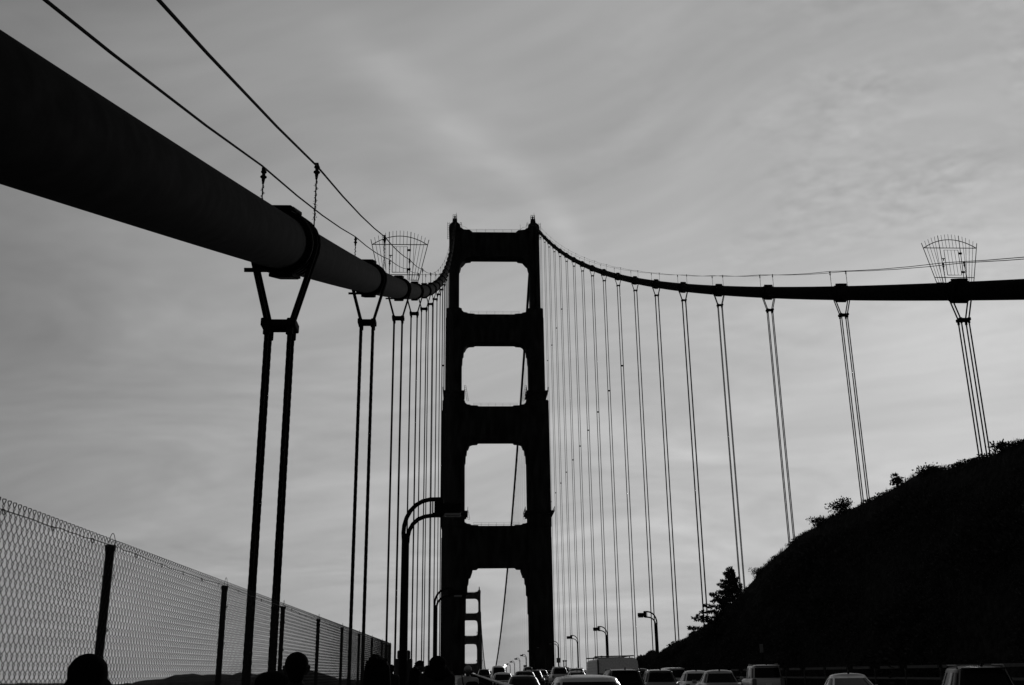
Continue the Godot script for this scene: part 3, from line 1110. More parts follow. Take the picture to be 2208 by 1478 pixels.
func cages() -> void:
	for side in 2:
		var x := XE if side == 0 else XW
		var t := thing("climbing_barrier", "fan-shaped barrier of thin bars with a gate, standing on the %s main cable" % ("left" if side == 0 else "right"), "barrier", Vector3(x + (0.0 if side == 0 else -0.13), cable(47.5), -47.5), 0.0, "fan barriers on the main cables")
		for i in 17:
			var q := i / 8.0 - 1.0
			var top := Vector3(1.41 * q, 3.05 - 0.48 * q * q, 0)
			var foot := Vector3(0.93 * q, 0.45, 0)
			if absf(q) < 0.6:
				foot = Vector3(1.36 * q * 0.92, 0.45, 0)
			if absf(q) < 0.3:
				foot.y = 0.70
			var m := MB.new()
			var r := 0.011
			if i == 0 or i == 16 or i == 5 or i == 11:
				r = 0.019
			if absf(q) < 0.26:
				# over the gate the bar stops at the cross rail
				m.tube(PackedVector3Array([top, top.lerp(foot, (3.05 - 2.3) / (3.05 - foot.y))]), r, 5)
			else:
				m.tube(PackedVector3Array([top, foot]), r, 5)
			part("bar", m, M.steel, t)
			if absf(q) > 0.55:
				var sp := MB.new()
				for k in 9:
					var p := top.lerp(foot, 0.3 + k * 0.075)
					sp.stick(p, p + Vector3(0.02 * signf(q), 0.02, 0.03), 0.004)
				part("barb", sp, M.steel, t)
		var arc := PackedVector3Array()
		for i in 21:
			var q := i / 10.0 - 1.0
			arc.push_back(Vector3(1.33 * q, 2.75 - 0.45 * q * q, 0.02))
		var a := MB.new()
		a.tube(arc, 0.022, 6)
		part("arc_rail", a, M.steel, t)
		for l in [["cross_rail", -1.33, 1.33, 2.30], ["lower_rail", -1.0, 1.0, 0.72], ["foot_rail", -0.93, -0.55, 0.44], ["foot_rail", 0.55, 0.93, 0.44]]:
			var m := MB.new()
			m.tube(PackedVector3Array([Vector3(l[1], l[3], 0.02), Vector3(l[2], l[3], 0.02)]), 0.022, 6)
			part(l[0], m, M.steel, t)
		var gate := MB.new()
		gate.tube(PackedVector3Array([Vector3(-0.34, 0.84, 0.04), Vector3(-0.34, 2.18, 0.04), Vector3(0.37, 2.18, 0.04), Vector3(0.37, 0.84, 0.04), Vector3(-0.34, 0.84, 0.04)]), 0.017, 6)
		var g := part("gate", gate, M.steel, t)
		for i in 3:
			var m := MB.new()
			var gx := -0.34 + 0.71 * (i + 1) / 4.0
			m.tube(PackedVector3Array([Vector3(gx, 0.84, 0.04), Vector3(gx, 2.18, 0.04)]), 0.010, 5)
			part("gate_bar", m, M.steel, g)
		for y in [2.0, 1.0]:
			var m := MB.new()
			m.box(Vector3(0.455, y, 0.04), Vector3(0.17, 0.09, 0.06))
			part("hinge", m, M.steel, g)
		var lk := MB.new()
		lk.box(Vector3(-0.43, 1.72, 0.04), Vector3(0.18, 0.03, 0.05))
		lk.box(Vector3(-0.43, 1.66, 0.04), Vector3(0.03, 0.12, 0.05))
		part("latch", lk, M.steel, g)


# ---------------------------------------------------------------- chain-link fence

func fence() -> void:
	var t := thing("chain_link_fence", "tall chain-link fence on round posts along the left edge of the walkway", "fence", Vector3(FENCE_X, -0.024, 0))
	var length := 3.86
	var cols := 54
	var w := length / cols
	var hh := 0.049
	var rows := 48
	var e := 0.0072
	var r := 0.0025
	var net := MB.new()
	for i in cols * 2:
		var xa := i * w / 2.0
		var xb := xa + w / 2.0
		# lattice corners sit where i + j is even
		for j in rows:
			var at_left := (i + j) % 2 == 0
			var x0 := xa if at_left else xb
			var x1 := xb if at_left else xa
			var z := e if at_left else -e
			var y0 := 0.070 + j * hh
			var y1 := y0 + hh
			net.stick(Vector3(z, y0 + 0.007, -x0), Vector3(z, y1 - 0.007, -x1), r)
			if j < rows - 1:
				net.stick(Vector3(z, y1 - 0.007, -x1), Vector3(-z, y1 + 0.007, -x1), r)
	for i in cols:
		# knuckled loops of the upper edge
		var c := Vector3(0, 0.070 + rows * hh, -(i * w + (w / 2.0 if rows % 2 == 1 else 0.0)))
		var prev := c - Vector3(0, 0.006, 0)
		for q in [Vector3(-0.003, 0.008, 0.006), Vector3(-0.005, 0.018, 0.010), Vector3(-0.004, 0.026, 0.009), Vector3(0.004, 0.027, -0.009), Vector3(0.005, 0.018, -0.010), Vector3(0.003, 0.008, -0.006), Vector3(0, -0.006, 0)]:
			net.stick(prev, c + q, r * 1.25)
			prev = c + q
	var net_mesh := net.mesh()
	var post := MB.new()
	post.tube(PackedVector3Array([Vector3(0, -0.3, 0), Vector3(0, 2.40, 0)]), 0.031, 12)
	post.tube(PackedVector3Array([Vector3(0, 2.38, 0), Vector3(0, 2.42, 0)]), 0.038, 12)
	var post_mesh := post.mesh()
	var ring := MB.new()
	var pr := Vector3(0, 2.40, -0.075)
	for k in range(1, 13):
		var a := PI * k / 12.0
		var p := Vector3(0.01, 2.40 + sin(a) * 0.105, -cos(a) * 0.075)
		ring.stick(pr, p, 0.003)
		pr = p
	var ring_mesh := ring.mesh()
	var tie := MB.new()
	var pt := Vector3(0.045, 0, 0)
	for k in range(1, 9):
		var p := Vector3(cos(TAU * k / 8) * 0.042, sin(TAU * k / 4) * 0.008, sin(TAU * k / 8) * 0.042)
		tie.stick(pt, p, 0.003)
		pt = p
	tie.stick(pt, Vector3(0.02, 0.02, -0.07), 0.003)
	var tie_mesh := tie.mesh()
	var first := 7.87 - 3.86 * 3.0
	for i in 12:
		var d := first + 3.86 * i
		if i < 12:
			var p := part("post", post_mesh, M.galvanized, t, Vector3(-0.045, deck(d), -d))
			part("wire_loop", ring_mesh, M.wire, p)
			for k in 6:
				part("tie_wire", tie_mesh, M.wire, p, Vector3(0, 0.3 + 0.38 * k, 0))
		if i < 11:
			part("mesh_panel", net_mesh, M.wire, t, Vector3(0, deck(d), -d), Basis(Vector3.RIGHT, atan(0.0218)))
			var wire := MB.new()
			var q := PackedVector3Array()
			for k in 28:
				var u := k / 27.0
				q.push_back(Vector3(0.012 + rng.randf_range(-0.004, 0.004), deck(d + u * length) + 2.405 - 0.018 * sin(u * PI) + rng.randf_range(-0.006, 0.006), -d - u * length))
			wire.tube(q, 0.0028, 4)
			for k in 5:
				var cc := q[3 + k * 5] - Vector3(0, 0.01, 0)
				var pv := cc + Vector3(0, 0.016, 0)
				for a in range(1, 7):
					var nx := cc + Vector3(0.004, cos(TAU * a / 6) * 0.016, sin(TAU * a / 6) * 0.022)
					wire.stick(pv, nx, 0.0032)
					pv = nx
			part("tension_wire", wire, M.wire, t)


# ---------------------------------------------------------------- railings

func railings() -> void:
	# between walkway and road
	var t := thing("handrail", "steel handrail between the walkway and the road, running toward the tower", "railing", Vector3(1.08, 0, 0))
	var m := MB.new()
	var pts := PackedVector3Array()
	var d := -6.0
	while d <= 330.0:
		pts.push_back(Vector3(0, deck(d) + 1.13, -d))
		d += 4.0
	m.tube(pts, 0.05, 10)
	part("top_rail", m, mat(0.14, 0.45, 0.4), t)
	for y in [0.45, 0.8]:
		var q := PackedVector3Array()
		for p in pts:
			q.push_back(p + Vector3(0, y - 1.13, 0))
		var n := MB.new()
		n.tube(q, 0.03, 6)
		part("lower_rail", n, M.steel, t)
	var post := MB.new()
	post.box(Vector3(0, 0.54, 0), Vector3(0.09, 1.1, 0.09), Basis(), 0.01)
	var pm := post.mesh()
	for i in 84:
		part("post", pm, M.steel, t, Vector3(0, deck(-4.0 + 3.81 * i), 4.0 - 3.81 * i))
	# outer railings of the deck
	for s in 2:
		var x := -2.75 if s == 0 else 24.5
		var start := 39.0 if s == 0 else 160.0
		var o := thing("outer_railing", "low picket railing along the %s outer edge of the bridge" % ("left" if s == 0 else "right"), "railing", Vector3(x, 0, 0), 0.0, "outer bridge railings")
		var rail := MB.new()
		var pick := MB.new()
		var e := start
		while e < 330.0:
			for y in [0.15, 1.15]:
				rail.bar(Vector3(0, deck(e) + y, -e), Vector3(0, deck(e + 3.81) + y, -e - 3.81), 0.12, 0.1)
			for k in 12:
				var q := e + 3.81 * (k + 0.5) / 12.0
				pick.stick(Vector3(0, deck(q) + 0.15, -q), Vector3(0, deck(q) + 1.1, -q), 0.03)
			e += 3.81
		part("rail", rail, M.steel, o)
		var pk := part("pickets", pick, M.steel, o)
		pk.set_meta("kind", "stuff")
		var p := MB.new()
		p.box(Vector3(0, 0.6, 0), Vector3(0.2, 1.3, 0.3))
		var pmesh := p.mesh()
		e = start
		while e < 330.0:
			part("post", pmesh, M.steel, o, Vector3(0, deck(e), -e))
			e += 7.62
	# guard rail at the foot of the hill
	var g := thing("guard_rail", "long pale guard rail at the foot of the dark hillside behind the cars", "railing", Vector3(20.6, 0, 0))
	var gm := mat(0.09, 0.8, 0.15)
	var gp := MB.new()
	gp.box(Vector3(0, 0.45, 0), Vector3(0.14, 2.1, 0.14))
	var gpm := gp.mesh()
	var h := 24.0
	while h < 150.0:
		var a := Vector3(0, 1.62 + 0.0176 * h, -h)
		var b := Vector3(0, 1.62 + 0.0176 * (h + 3.81), -h - 3.81)
		var rl := MB.new()
		var gap := 0.14 if rng.randf() < 0.6 else 0.4
		rl.bar(a.lerp(b, gap / 2.0), b.lerp(a, gap / 2.0), 0.09, 0.13)
		rl.bar(a + Vector3(0, -0.5, -0.1), b + Vector3(0, -0.5, 0.1), 0.06, 0.1)
		part("rail_section", rl, gm, g)
		part("post", gpm, M.dark_concrete, g, Vector3(0.02, a.y - 1.55, -h))
		h += 3.81


# ---------------------------------------------------------------- street lamps

func lamps() -> void:
	var pole := MB.new()
	pole.tube(PackedVector3Array([Vector3(0, 0, 0), Vector3(0, 0.9, 0), Vector3(0, 0.95, 0), Vector3(0, 6.72, 0)]), 0.15, 14, true, PackedFloat32Array([0.21, 0.21, 0.165, 0.15]))
	var up := MB.new()
	up.tube(PackedVector3Array([Vector3(-0.06, 6.4, 0), Vector3(-0.085, 6.75, 0), Vector3(-0.06, 7.05, 0), Vector3(0.03, 7.36, 0), Vector3(0.18, 7.64, 0), Vector3(0.40, 7.87, 0), Vector3(0.66, 8.02, 0), Vector3(0.95, 8.09, 0), Vector3(1.36, 8.10, 0)]), 0.088, 12)
	var low := MB.new()
	low.tube(PackedVector3Array([Vector3(0.08, 6.35, 0), Vector3(0.095, 6.62, 0), Vector3(0.15, 6.86, 0), Vector3(0.28, 7.1, 0), Vector3(0.48, 7.29, 0), Vector3(0.74, 7.40, 0), Vector3(1.0, 7.44, 0), Vector3(1.36, 7.45, 0)]), 0.084, 12)
	var box := MB.new()
	box.box(Vector3(1.32, 7.79, 0), Vector3(0.36, 0.76, 0.24), Basis(), 0.05)
	box.box(Vector3(1.22, 7.47, 0), Vector3(0.34, 0.17, 0.2), Basis(), 0.05)
	var strap := MB.new()
	strap.box(Vector3(1.07, 7.79, 0), Vector3(0.05, 0.66, 0.08))
	var head := MB.new()
	head.box(Vector3(1.85, 7.74, 0), Vector3(0.74, 0.42, 0.34), Basis(), 0.05)
	var lens := MB.new()
	lens.box(Vector3(1.87, 7.47, 0), Vector3(0.66, 0.15, 0.28), Basis(), 0.04)
	var meshes := [["pole", pole.mesh(), M.lamp], ["upper_arm", up.mesh(), M.lamp], ["lower_arm", low.mesh(), M.lamp], ["junction_box", box.mesh(), M.lamp], ["strap", strap.mesh(), M.lamp], ["lamp_head", head.mesh(), M.lamp]]
	for s in 2:
		for i in (2 if s == 0 else 11):
			var d := 42.56 + 48.5 * i if s == 0 else 132.6 + 46.4 * i
			var label := ""
			if s == 0:
				label = "tall near street lamp with double curved arm on the left walkway" if i == 0 else "smaller street lamp in front of the left tower leg"
			else:
				label = "%s street lamp in the row on the right side of the bridge" % ordinal(i)
			var t := thing("street_lamp", label, "street lamp", Vector3(-2.29 if s == 0 else 23.6, deck(d), -d), 0.0 if s == 0 else PI, "double-armed street lamps along the bridge")
			for q in meshes:
				part(q[0], q[1], q[2], t)
			part("lens", lens, M.lens, t.get_node("lamp_head"))
	var cab := thing("lamp_cabinet", "stepped grey cabinet round the foot of the near left street lamp", "cabinet", Vector3(-2.29, deck(42.9), -42.95))
	var c0 := MB.new()
	c0.box(Vector3(0, 0.975, 0), Vector3(0.68, 1.95, 0.34), Basis(), 0.03)
	part("base", c0, mat(0.05, 0.7, 0.3), cab)
	var c1 := MB.new()
	c1.box(Vector3(0, 2.1, 0), Vector3(0.5, 0.32, 0.26), Basis(), 0.04)
	part("cap", c1, mat(0.05, 0.7, 0.3), cab)


# ---------------------------------------------------------------- signs and posts along the road

func road_furniture() -> void:
	var a := thing("lane_sign", "small pale rounded sign on a thin pole before the dark hillside", "sign", Vector3(20.3, deck(74.0) - 0.1, -74.0))
	var p := MB.new()
	p.tube(PackedVector3Array([Vector3(0, 0, 0), Vector3(0, 3.1, 0)]), 0.035, 8)
	part("pole", p, M.lamp, a)
	var s := MB.new()
	s.box(Vector3(-0.03, 2.78, 0.06), Vector3(0.24, 0.56, 0.04), Basis(), 0.018)
	part("panel", s, mat(0.16, 0.5, 0.4), a)
	var b := thing("lamp_sign", "small square sign fixed to the fourth right street lamp near the tower", "sign", Vector3(23.55, deck(271.8), -271.5))
	var sp := MB.new()
	sp.box(Vector3(0, 3.55, 0), Vector3(0.95, 1.15, 0.05), Basis(), 0.02)
	part("panel", sp, mat(0.12, 0.6, 0.3), b)
	var br := MB.new()
	br.box(Vector3(0, 3.55, -0.15), Vector3(0.2, 0.1, 0.3))
	part("bracket", br, M.lamp, b)
	var t := thing("twin_beacon", "dark box with two short posts carrying round beacons right of the tower", "beacon", Vector3(21.3, deck(230.0), -230.0))
	var bx := MB.new()
	bx.box(Vector3(0, 0.9, 0), Vector3(1.5, 1.85, 1.2), Basis(), 0.05)
	part("box", bx, M.lamp, t)
	for x in [-0.28, 0.24]:
		var q := MB.new()
		q.tube(PackedVector3Array([Vector3(x, 1.8, 0), Vector3(x, 3.0, 0)]), 0.09, 8)
		part("post", q, M.lamp, t)
		var l := MB.new()
		l.ball(Vector3(x, 3.1, 0), Vector3(0.22, 0.17, 0.22))
		part("beacon", l, M.lamp, t)
	var k := thing("notice_board", "dim square notice board on the right leg of the near tower", "sign", Vector3(18.9, 8.3, -TD + 5.6))
	var kb := MB.new()
	kb.box(Vector3(0, 1.0, 0), Vector3(1.1, 1.5, 0.06))
	part("panel", kb, mat(0.08, 0.6, 0.3), k)


# ---------------------------------------------------------------- vehicles

# name: length, width, height, belt, hood height drop, cabin belt front/rear z, roof front/rear z (front is -z), roof half width
const SHAPES := {
	"sedan": [4.7, 1.80, 1.46, 0.93, 0.16, -0.95, 1.55, -0.25, 0.85, 0.58],
	"coupe": [4.5, 1.80, 1.38, 0.90, 0.16, -0.85, 1.70, -0.15, 0.60, 0.55],
	"hatch": [4.2, 1.78, 1.52, 0.97, 0.14, -0.95, 1.85, -0.25, 1.45, 0.60],
	"suv": [4.6, 1.86, 1.72, 1.06, 0.10, -0.95, 2.10, -0.30, 1.75, 0.63],
	"van": [5.0, 1.95, 1.95, 1.10, 0.16, -1.6, 2.42, -0.75, 2.25, 0.72],
	"boxy": [4.7, 1.90, 1.86, 1.08, 0.05, -0.95, 2.28, -0.45, 2.15, 0.76]}


func lower_ring(sh: Array, y: float, inset: float) -> PackedVector3Array:
	var r := super_ring(sh[1] / 2.0 - inset, -sh[0] / 2.0 + inset, sh[0] / 2.0 - inset, y, 7.0, 44)
	for i in r.size():
		# the hood slopes down, the tail a little
		if y > sh[3] - 0.2:
			r[i].y -= sh[4] * smoothstep(sh[5] + 0.1, -sh[0] / 2.0, r[i].z) + 0.05 * smoothstep(sh[6], sh[0] / 2.0, r[i].z)
	return r


func car_meshes(kind: String) -> Dictionary:
	if cache.has("car_" + kind):
		return cache["car_" + kind]
	var sh: Array = SHAPES[kind]
	var out := {}
	var hl: float = sh[0] / 2.0
	var hw: float = sh[1] / 2.0
	var body := MB.new()
	body.loft([lower_ring(sh, 0.22, 0.16), lower_ring(sh, 0.30, 0.06), lower_ring(sh, 0.55, 0.0), lower_ring(sh, sh[3] - 0.22, 0.01), lower_ring(sh, sh[3] - 0.06, 0.04), lower_ring(sh, sh[3], 0.12)])
	out.body = body.mesh()
	var belt_w := hw - 0.1
	var roof_y: float = sh[2] - 0.10
	var base := [belt_w, sh[5], sh[6], sh[3] - 0.06]
	var roof := [sh[9], sh[7], sh[8], roof_y]
	var cab := MB.new()
	var rings := [super_ring(base[0], base[1], base[2], base[3]), super_ring(lerpf(base[0], roof[0], 0.93), lerpf(base[1], roof[1], 0.93), lerpf(base[2], roof[2], 0.93), lerpf(base[3], roof[3], 0.93)), super_ring(roof[0], roof[1], roof[2], roof[3]), super_ring(roof[0] * 0.95, roof[1] * 0.97 + 0.02, roof[2] - 0.07, roof_y + 0.035)]
	var mid: float = (roof[1] + roof[2]) / 2.0
	for q in [[0.82, 0.062], [0.6, 0.085], [0.3, 0.098], [0.05, 0.10]]:
		rings.push_back(super_ring(roof[0] * q[0], mid + (roof[1] - mid) * q[0], mid + (roof[2] - mid) * q[0], roof_y + q[1], 4.0))
	cab.loft(rings)
	out.cabin = cab.mesh()
	var panes := [["windshield", 229.0, 311.0, 0.10, 0.90], ["rear_window", 49.0, 131.0, 0.14, 0.88]]
	var side_splits := [[-40.0, -2.0], [2.0, 40.0]] 
	for s in side_splits:
		panes.push_back(["side_window", s[0], s[1], 0.12, 0.88])
		panes.push_back(["side_window", 180.0 - s[1], 180.0 - s[0], 0.12, 0.88])
	out.panes = []
	for p in panes:
		var g := MB.new()
		var steps := 10
		for i in steps:
			var a0 := deg_to_rad(lerpf(p[1], p[2], i / float(steps)))
			var a1 := deg_to_rad(lerpf(p[1], p[2], (i + 1) / float(steps)))
			var c := []
			for a in [a0, a1]:
				for t in [p[3], p[4]]:
					var b0 := super_point(base[0], base[1], base[2], base[3], a)
					var b1 := super_point(roof[0], roof[1], roof[2], roof[3], a)
					var v := b0.lerp(b1, t)
					var o := Vector3(v.x, 0, v.z - mid).normalized() if p[0] == "side_window" else Vector3(0, 0.5, signf(v.z - mid)).normalized()
					if p[0] == "side_window":
						o = Vector3(signf(v.x), 0.3, 0).normalized()
					c.push_back(v + o * 0.014)
			g.quad(c[0], c[2], c[3], c[1], Vector3(c[0].x, 0.3, c[0].z - mid) if p[0] == "side_window" else Vector3(0, 0.4, c[0].z - mid))
		out.panes.push_back([p[0], g.mesh()])
	# window surrounds: thin bright trim along the edge of rear glass
	out.frames = []
	for a in [49.0, 131.0]:
		var frame := MB.new()
		var b0 := super_point(base[0], base[1], base[2], base[3], deg_to_rad(a))
		var b1 := super_point(roof[0], roof[1], roof[2], roof[3], deg_to_rad(a))
		frame.bar(b0.lerp(b1, 0.1) + Vector3(0, 0.01, 0.012), b0.lerp(b1, 0.97) + Vector3(0, 0.01, 0.012), 0.03, 0.02)
		out.frames.push_back(frame.mesh())
	var tyre := MB.new()
	tyre.tube(PackedVector3Array([Vector3(-0.11, 0, 0), Vector3(-0.09, 0, 0), Vector3(0.09, 0, 0), Vector3(0.11, 0, 0)]), 0.33, 20, true, PackedFloat32Array([0.29, 0.33, 0.33, 0.29]))
	out.tyre = tyre.mesh()
	var rim := MB.new()
	rim.tube(PackedVector3Array([Vector3(-0.116, 0, 0), Vector3(0.116, 0, 0)]), 0.21, 16)
	for k in 5:
		rim.box(Vector3(0, sin(TAU * k / 5) * 0.12, cos(TAU * k / 5) * 0.12), Vector3(0.242, 0.05, 0.05))
	out.rim = rim.mesh()
	var bump := MB.new()
	bump.box(Vector3(0, 0.42, 0), Vector3(sh[1] - 0.16, 0.2, 0.14), Basis(), 0.04)
	out.bumper = bump.mesh()
	var tl := MB.new()
	tl.box(Vector3.ZERO, Vector3(0.22, 0.16 if kind != "boxy" else 0.4, 0.1), Basis(), 0.02)
	out.tail = tl.mesh()
	var hd := MB.new()
	hd.box(Vector3.ZERO, Vector3(0.3, 0.14, 0.1), Basis(), 0.03)
	out.head = hd.mesh()
	var mr := MB.new()
	mr.box(Vector3.ZERO, Vector3(0.2, 0.15, 0.1), Basis(), 0.03)
	out.mirror = mr.mesh()
	var pl := MB.new()
	pl.box(Vector3.ZERO, Vector3(0.32, 0.16, 0.02))
	out.plate = pl.mesh()
	var pb := MB.new()
	pb.box(Vector3(0, 0.1, 0), Vector3(0.46, 0.03, 0.03))
	pb.box(Vector3(-0.22, 0, 0), Vector3(0.03, 0.2, 0.03))
	pb.box(Vector3(0.22, 0, 0), Vector3(0.03, 0.2, 0.03))
	out.bracket = pb.mesh()
	var an := MB.new()
	an.tube(PackedVector3Array([Vector3(0, 0, 0), Vector3(0, 0.1, 0.08)]), 0.025, 6, true, PackedFloat32Array([0.04, 0.008]))
	out.antenna = an.mesh()
	var rail := MB.new()
	rail.tube(PackedVector3Array([Vector3(0, -0.04, -0.75), Vector3(0, 0.03, -0.65), Vector3(0, 0.03, 0.65), Vector3(0, -0.04, 0.75)]), 0.022, 6)
	out.rail = rail.mesh()
	var spo := MB.new()
	spo.box(Vector3.ZERO, Vector3(sh[9] * 1.75, 0.04, 0.2), Basis(), 0.015)
	out.spoiler = spo.mesh()
	var wip := MB.new()
	wip.bar(Vector3(0, 0, 0.06), Vector3(0.36, 0.08, 0.04), 0.025, 0.025)
	out.wiper = wip.mesh()
	cache["car_" + kind] = out
	return out


func make_car(kind: String, paint: String, label: String, x: float, d: float, oncoming := false, height := 0.0, category := "car", width := 1.0, turn := 0.0) -> Node3D:
	var sh: Array = SHAPES[kind]
	var ms := car_meshes(kind)
	var hl: float = sh[0] / 2.0
	var hw: float = sh[1] / 2.0
	# d is where its near end is; the thing stands on the road
	var at := Vector3(x, deck(d + hl) - 0.15, -d - hl)
	var called := {"sedan": "sedan_car", "coupe": "sedan_car", "hatch": "hatchback_car", "suv": "sport_utility_car", "van": "passenger_van", "boxy": "sport_utility_car"}
	var t := thing(called[kind], label, category, at, (PI if oncoming else 0.0) - deg_to_rad(turn), "vehicles in the traffic on the bridge")
	t.rotation.x = atan(0.0218) * (-1.0 if oncoming else 1.0)
	if height > 0.0:
		t.scale = Vector3(width, height / sh[2], 1.0)
	var pm: Material = M["car_" + paint]
	part("body", ms.body, pm, t)
	var cab := part("cabin", ms.cabin, pm, t)
	for p in ms.panes:
		part(p[0], p[1], M.glass, cab)
	for q in ms.frames:
		part("window_frame", q, pm if paint != "black" else M.car_grey, cab)
	part("antenna", ms.antenna, M.trim, cab, Vector3(0, sh[2] - 0.02, sh[8] - 0.15))
	for s in [-1.0, 1.0]:
		for z in [-hl * 0.62, hl * 0.6]:
			var wl := part("wheel", ms.tyre, M.rubber, t, Vector3(s * (hw - 0.13), 0.33, z))
			part("rim", ms.rim, M.chrome, wl)
		part("taillight", ms.tail, M.taillight, t, Vector3(s * (hw - 0.2), sh[3] - 0.2, hl - 0.045))
		part("headlight", ms.head, M.glow if oncoming and paint == "dark" else M.lens, t, Vector3(s * (hw - 0.28), sh[3] - 0.3, -hl + 0.06))
		if oncoming and paint == "dark":
			shine(t, Vector3(s * (hw - 0.28), sh[3] - 0.3, -hl - 0.06))
		part("wing_mirror", ms.mirror, pm, t, Vector3(s * (hw + 0.08), sh[3] + 0.03, sh[5] + 0.35))
	part("bumper", ms.bumper, M.trim, t, Vector3(0, 0, hl - 0.03))
	part("bumper", ms.bumper, M.trim, t, Vector3(0, 0, -hl + 0.03))
	part("licence_plate", ms.plate, M.plate, t, Vector3(0, sh[3] - 0.3, hl + 0.012))
	if kind in ["suv", "boxy"]:
		for q in [-1.0, 1.0]:
			part("roof_rail", ms.rail, M.trim, cab, Vector3(q * (sh[9] - 0.06), sh[2] - 0.03, (sh[7] + sh[8]) / 2.0))
	if kind in ["suv", "boxy", "hatch", "van"]:
		part("spoiler", ms.spoiler, pm, cab, Vector3(0, sh[2] - 0.075, sh[8] + 0.03))
		part("rear_wiper", ms.wiper, M.trim, cab, Vector3(0.05, sh[3] + 0.08, sh[6] - 0.02))
	return t


func shine(o: Node3D, at: Vector3) -> void:
	var l := OmniLight3D.new()
	l.name = "glow_light"
	l.light_energy = 0.1
	l.light_size = 0.08
	l.omni_range = 30.0
	l.omni_attenuation = 2.0
	l.shadow_enabled = true
	o.add_child(l, true)
	l.position = at


func cars() -> void:
	# near lanes: traffic coming towards the camera
	make_car("sedan", "black", "black sedan with a wide dark windscreen just right of the handrail", 2.75, 48.0, true, 1.40)
	make_car("sedan", "pale", "pale sedan facing the camera, behind the black sedan near the handrail", 2.90, 78.0, true, 1.46)
	var van := make_car("van", "pale", "oncoming pale-roofed van with dark windscreen below the thin cable", 3.6, 108.0, true, 2.05, "van", 0.85)
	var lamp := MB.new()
	lamp.box(Vector3(-0.72, 1.93, -0.6), Vector3(0.2, 0.26, 0.2), Basis(), 0.05)  # added glowing box standing in for a bright glint, not a known lamp
	part("added_bright_spot", lamp, M.glow, van)
	shine(van, Vector3(-0.72, 1.93, -0.75))  # small light added along with the glowing box
	make_car("suv", "black", "dark car at the end of the handrail beside the distant tower", 2.7, 138.0, true, 1.75)
	make_car("sedan", "dark", "distant oncoming car with bright headlights just right of the handrail end", 6.9, 238.0, true, 1.42)
	make_car("sedan", "dark", "farthest oncoming car with headlights in the gap beyond the handrail", 6.5, 262.0, true, 1.42)
	make_car("hatch", "black", "broad dark car behind the black sedan, below the tower opening", 4.7, 82.0, true, 1.55, "car", 1.1)
	make_car("suv", "black", "dark car left of the broad dark car in mid road", 6.2, 95.0, true, 1.6)
	# the farther lanes move away from the camera
	make_car("van", "grey", "small pale-roofed van before the foot of the right tower leg", 8.9, 150.0, false, 2.0, "van", 0.75)
	make_car("hatch", "silver", "silver hatchback seen from behind at the foot of the tower leg", 8.4, 118.0, false, 1.62)
	make_car("hatch", "dark", "small dark car between the silver hatchback and the grey wagon", 10.6, 135.0, false, 1.5)
	make_car("suv", "silver", "grey wagon seen from behind right of the tower leg", 9.55, 108.0, false, 1.87)
	make_car("suv", "silver", "silver wagon with dark glass, half hidden behind a small pale sedan", 10.8, 104.0, false, 1.72)
	make_car("sedan", "silver", "small pale sedan just left of the box truck", 8.85, 84.0, false, 1.50)
	make_car("hatch", "silver", "pale car between the small pale sedan and the box truck", 12.4, 110.0, false, 1.44)
	make_car("sedan", "black", "dark rounded car roof right of the twin beacons", 12.0, 128.0, false, 1.75)
	make_car("hatch", "silver", "large silver car with a long rounded roof, lowest in mid road", 2.78, 22.5, true, 1.52, "car", 1.12)
	make_car("suv", "black", "black sport utility car in front of the box truck", 6.5, 43.5, false, 1.62)
	make_car("sedan", "black", "dark car at the right of the box truck", 9.9, 60.0, false, 1.64, "car", 0.85)
	make_car("hatch", "grey", "grey hatchback with a pale side window and reflections in its rear glass", 9.35, 51.0, false, 1.58, "car", 1.0, 3.0)
	make_car("van", "white", "white-roofed van behind the grey hatchback", 14.8, 76.0, false, 1.66, "van", 0.9)
	make_car("sedan", "white", "white sedan half hidden behind the dark sedan with the plate", 12.6, 57.5, false, 1.50, "car", 1.0, 4.0)
	var c := make_car("sedan", "grey", "dark grey sedan with a bright plate bracket, left of the boxy car", 11.9, 49.0, false, 1.53, "car", 1.06, 6.0)
	part("plate_bracket", car_meshes("sedan").bracket, M.chrome, c, Vector3(0, 0.63, 2.37))
	make_car("boxy", "silver", "boxy silver car with a broad dark rear window and stacked tail lights", 16.7, 59.0, false, 1.76, "car", 1.0, 7.0)
	make_car("coupe", "white", "white coupe with a sloping rear window right of the boxy car", 12.45, 33.3, false, 1.42, "car", 1.0, 10.0)
	make_car("suv", "black", "large black sport utility car at the lower right corner", 13.05, 25.7, false, 1.62, "car", 0.95, 15.0)
	box_truck()


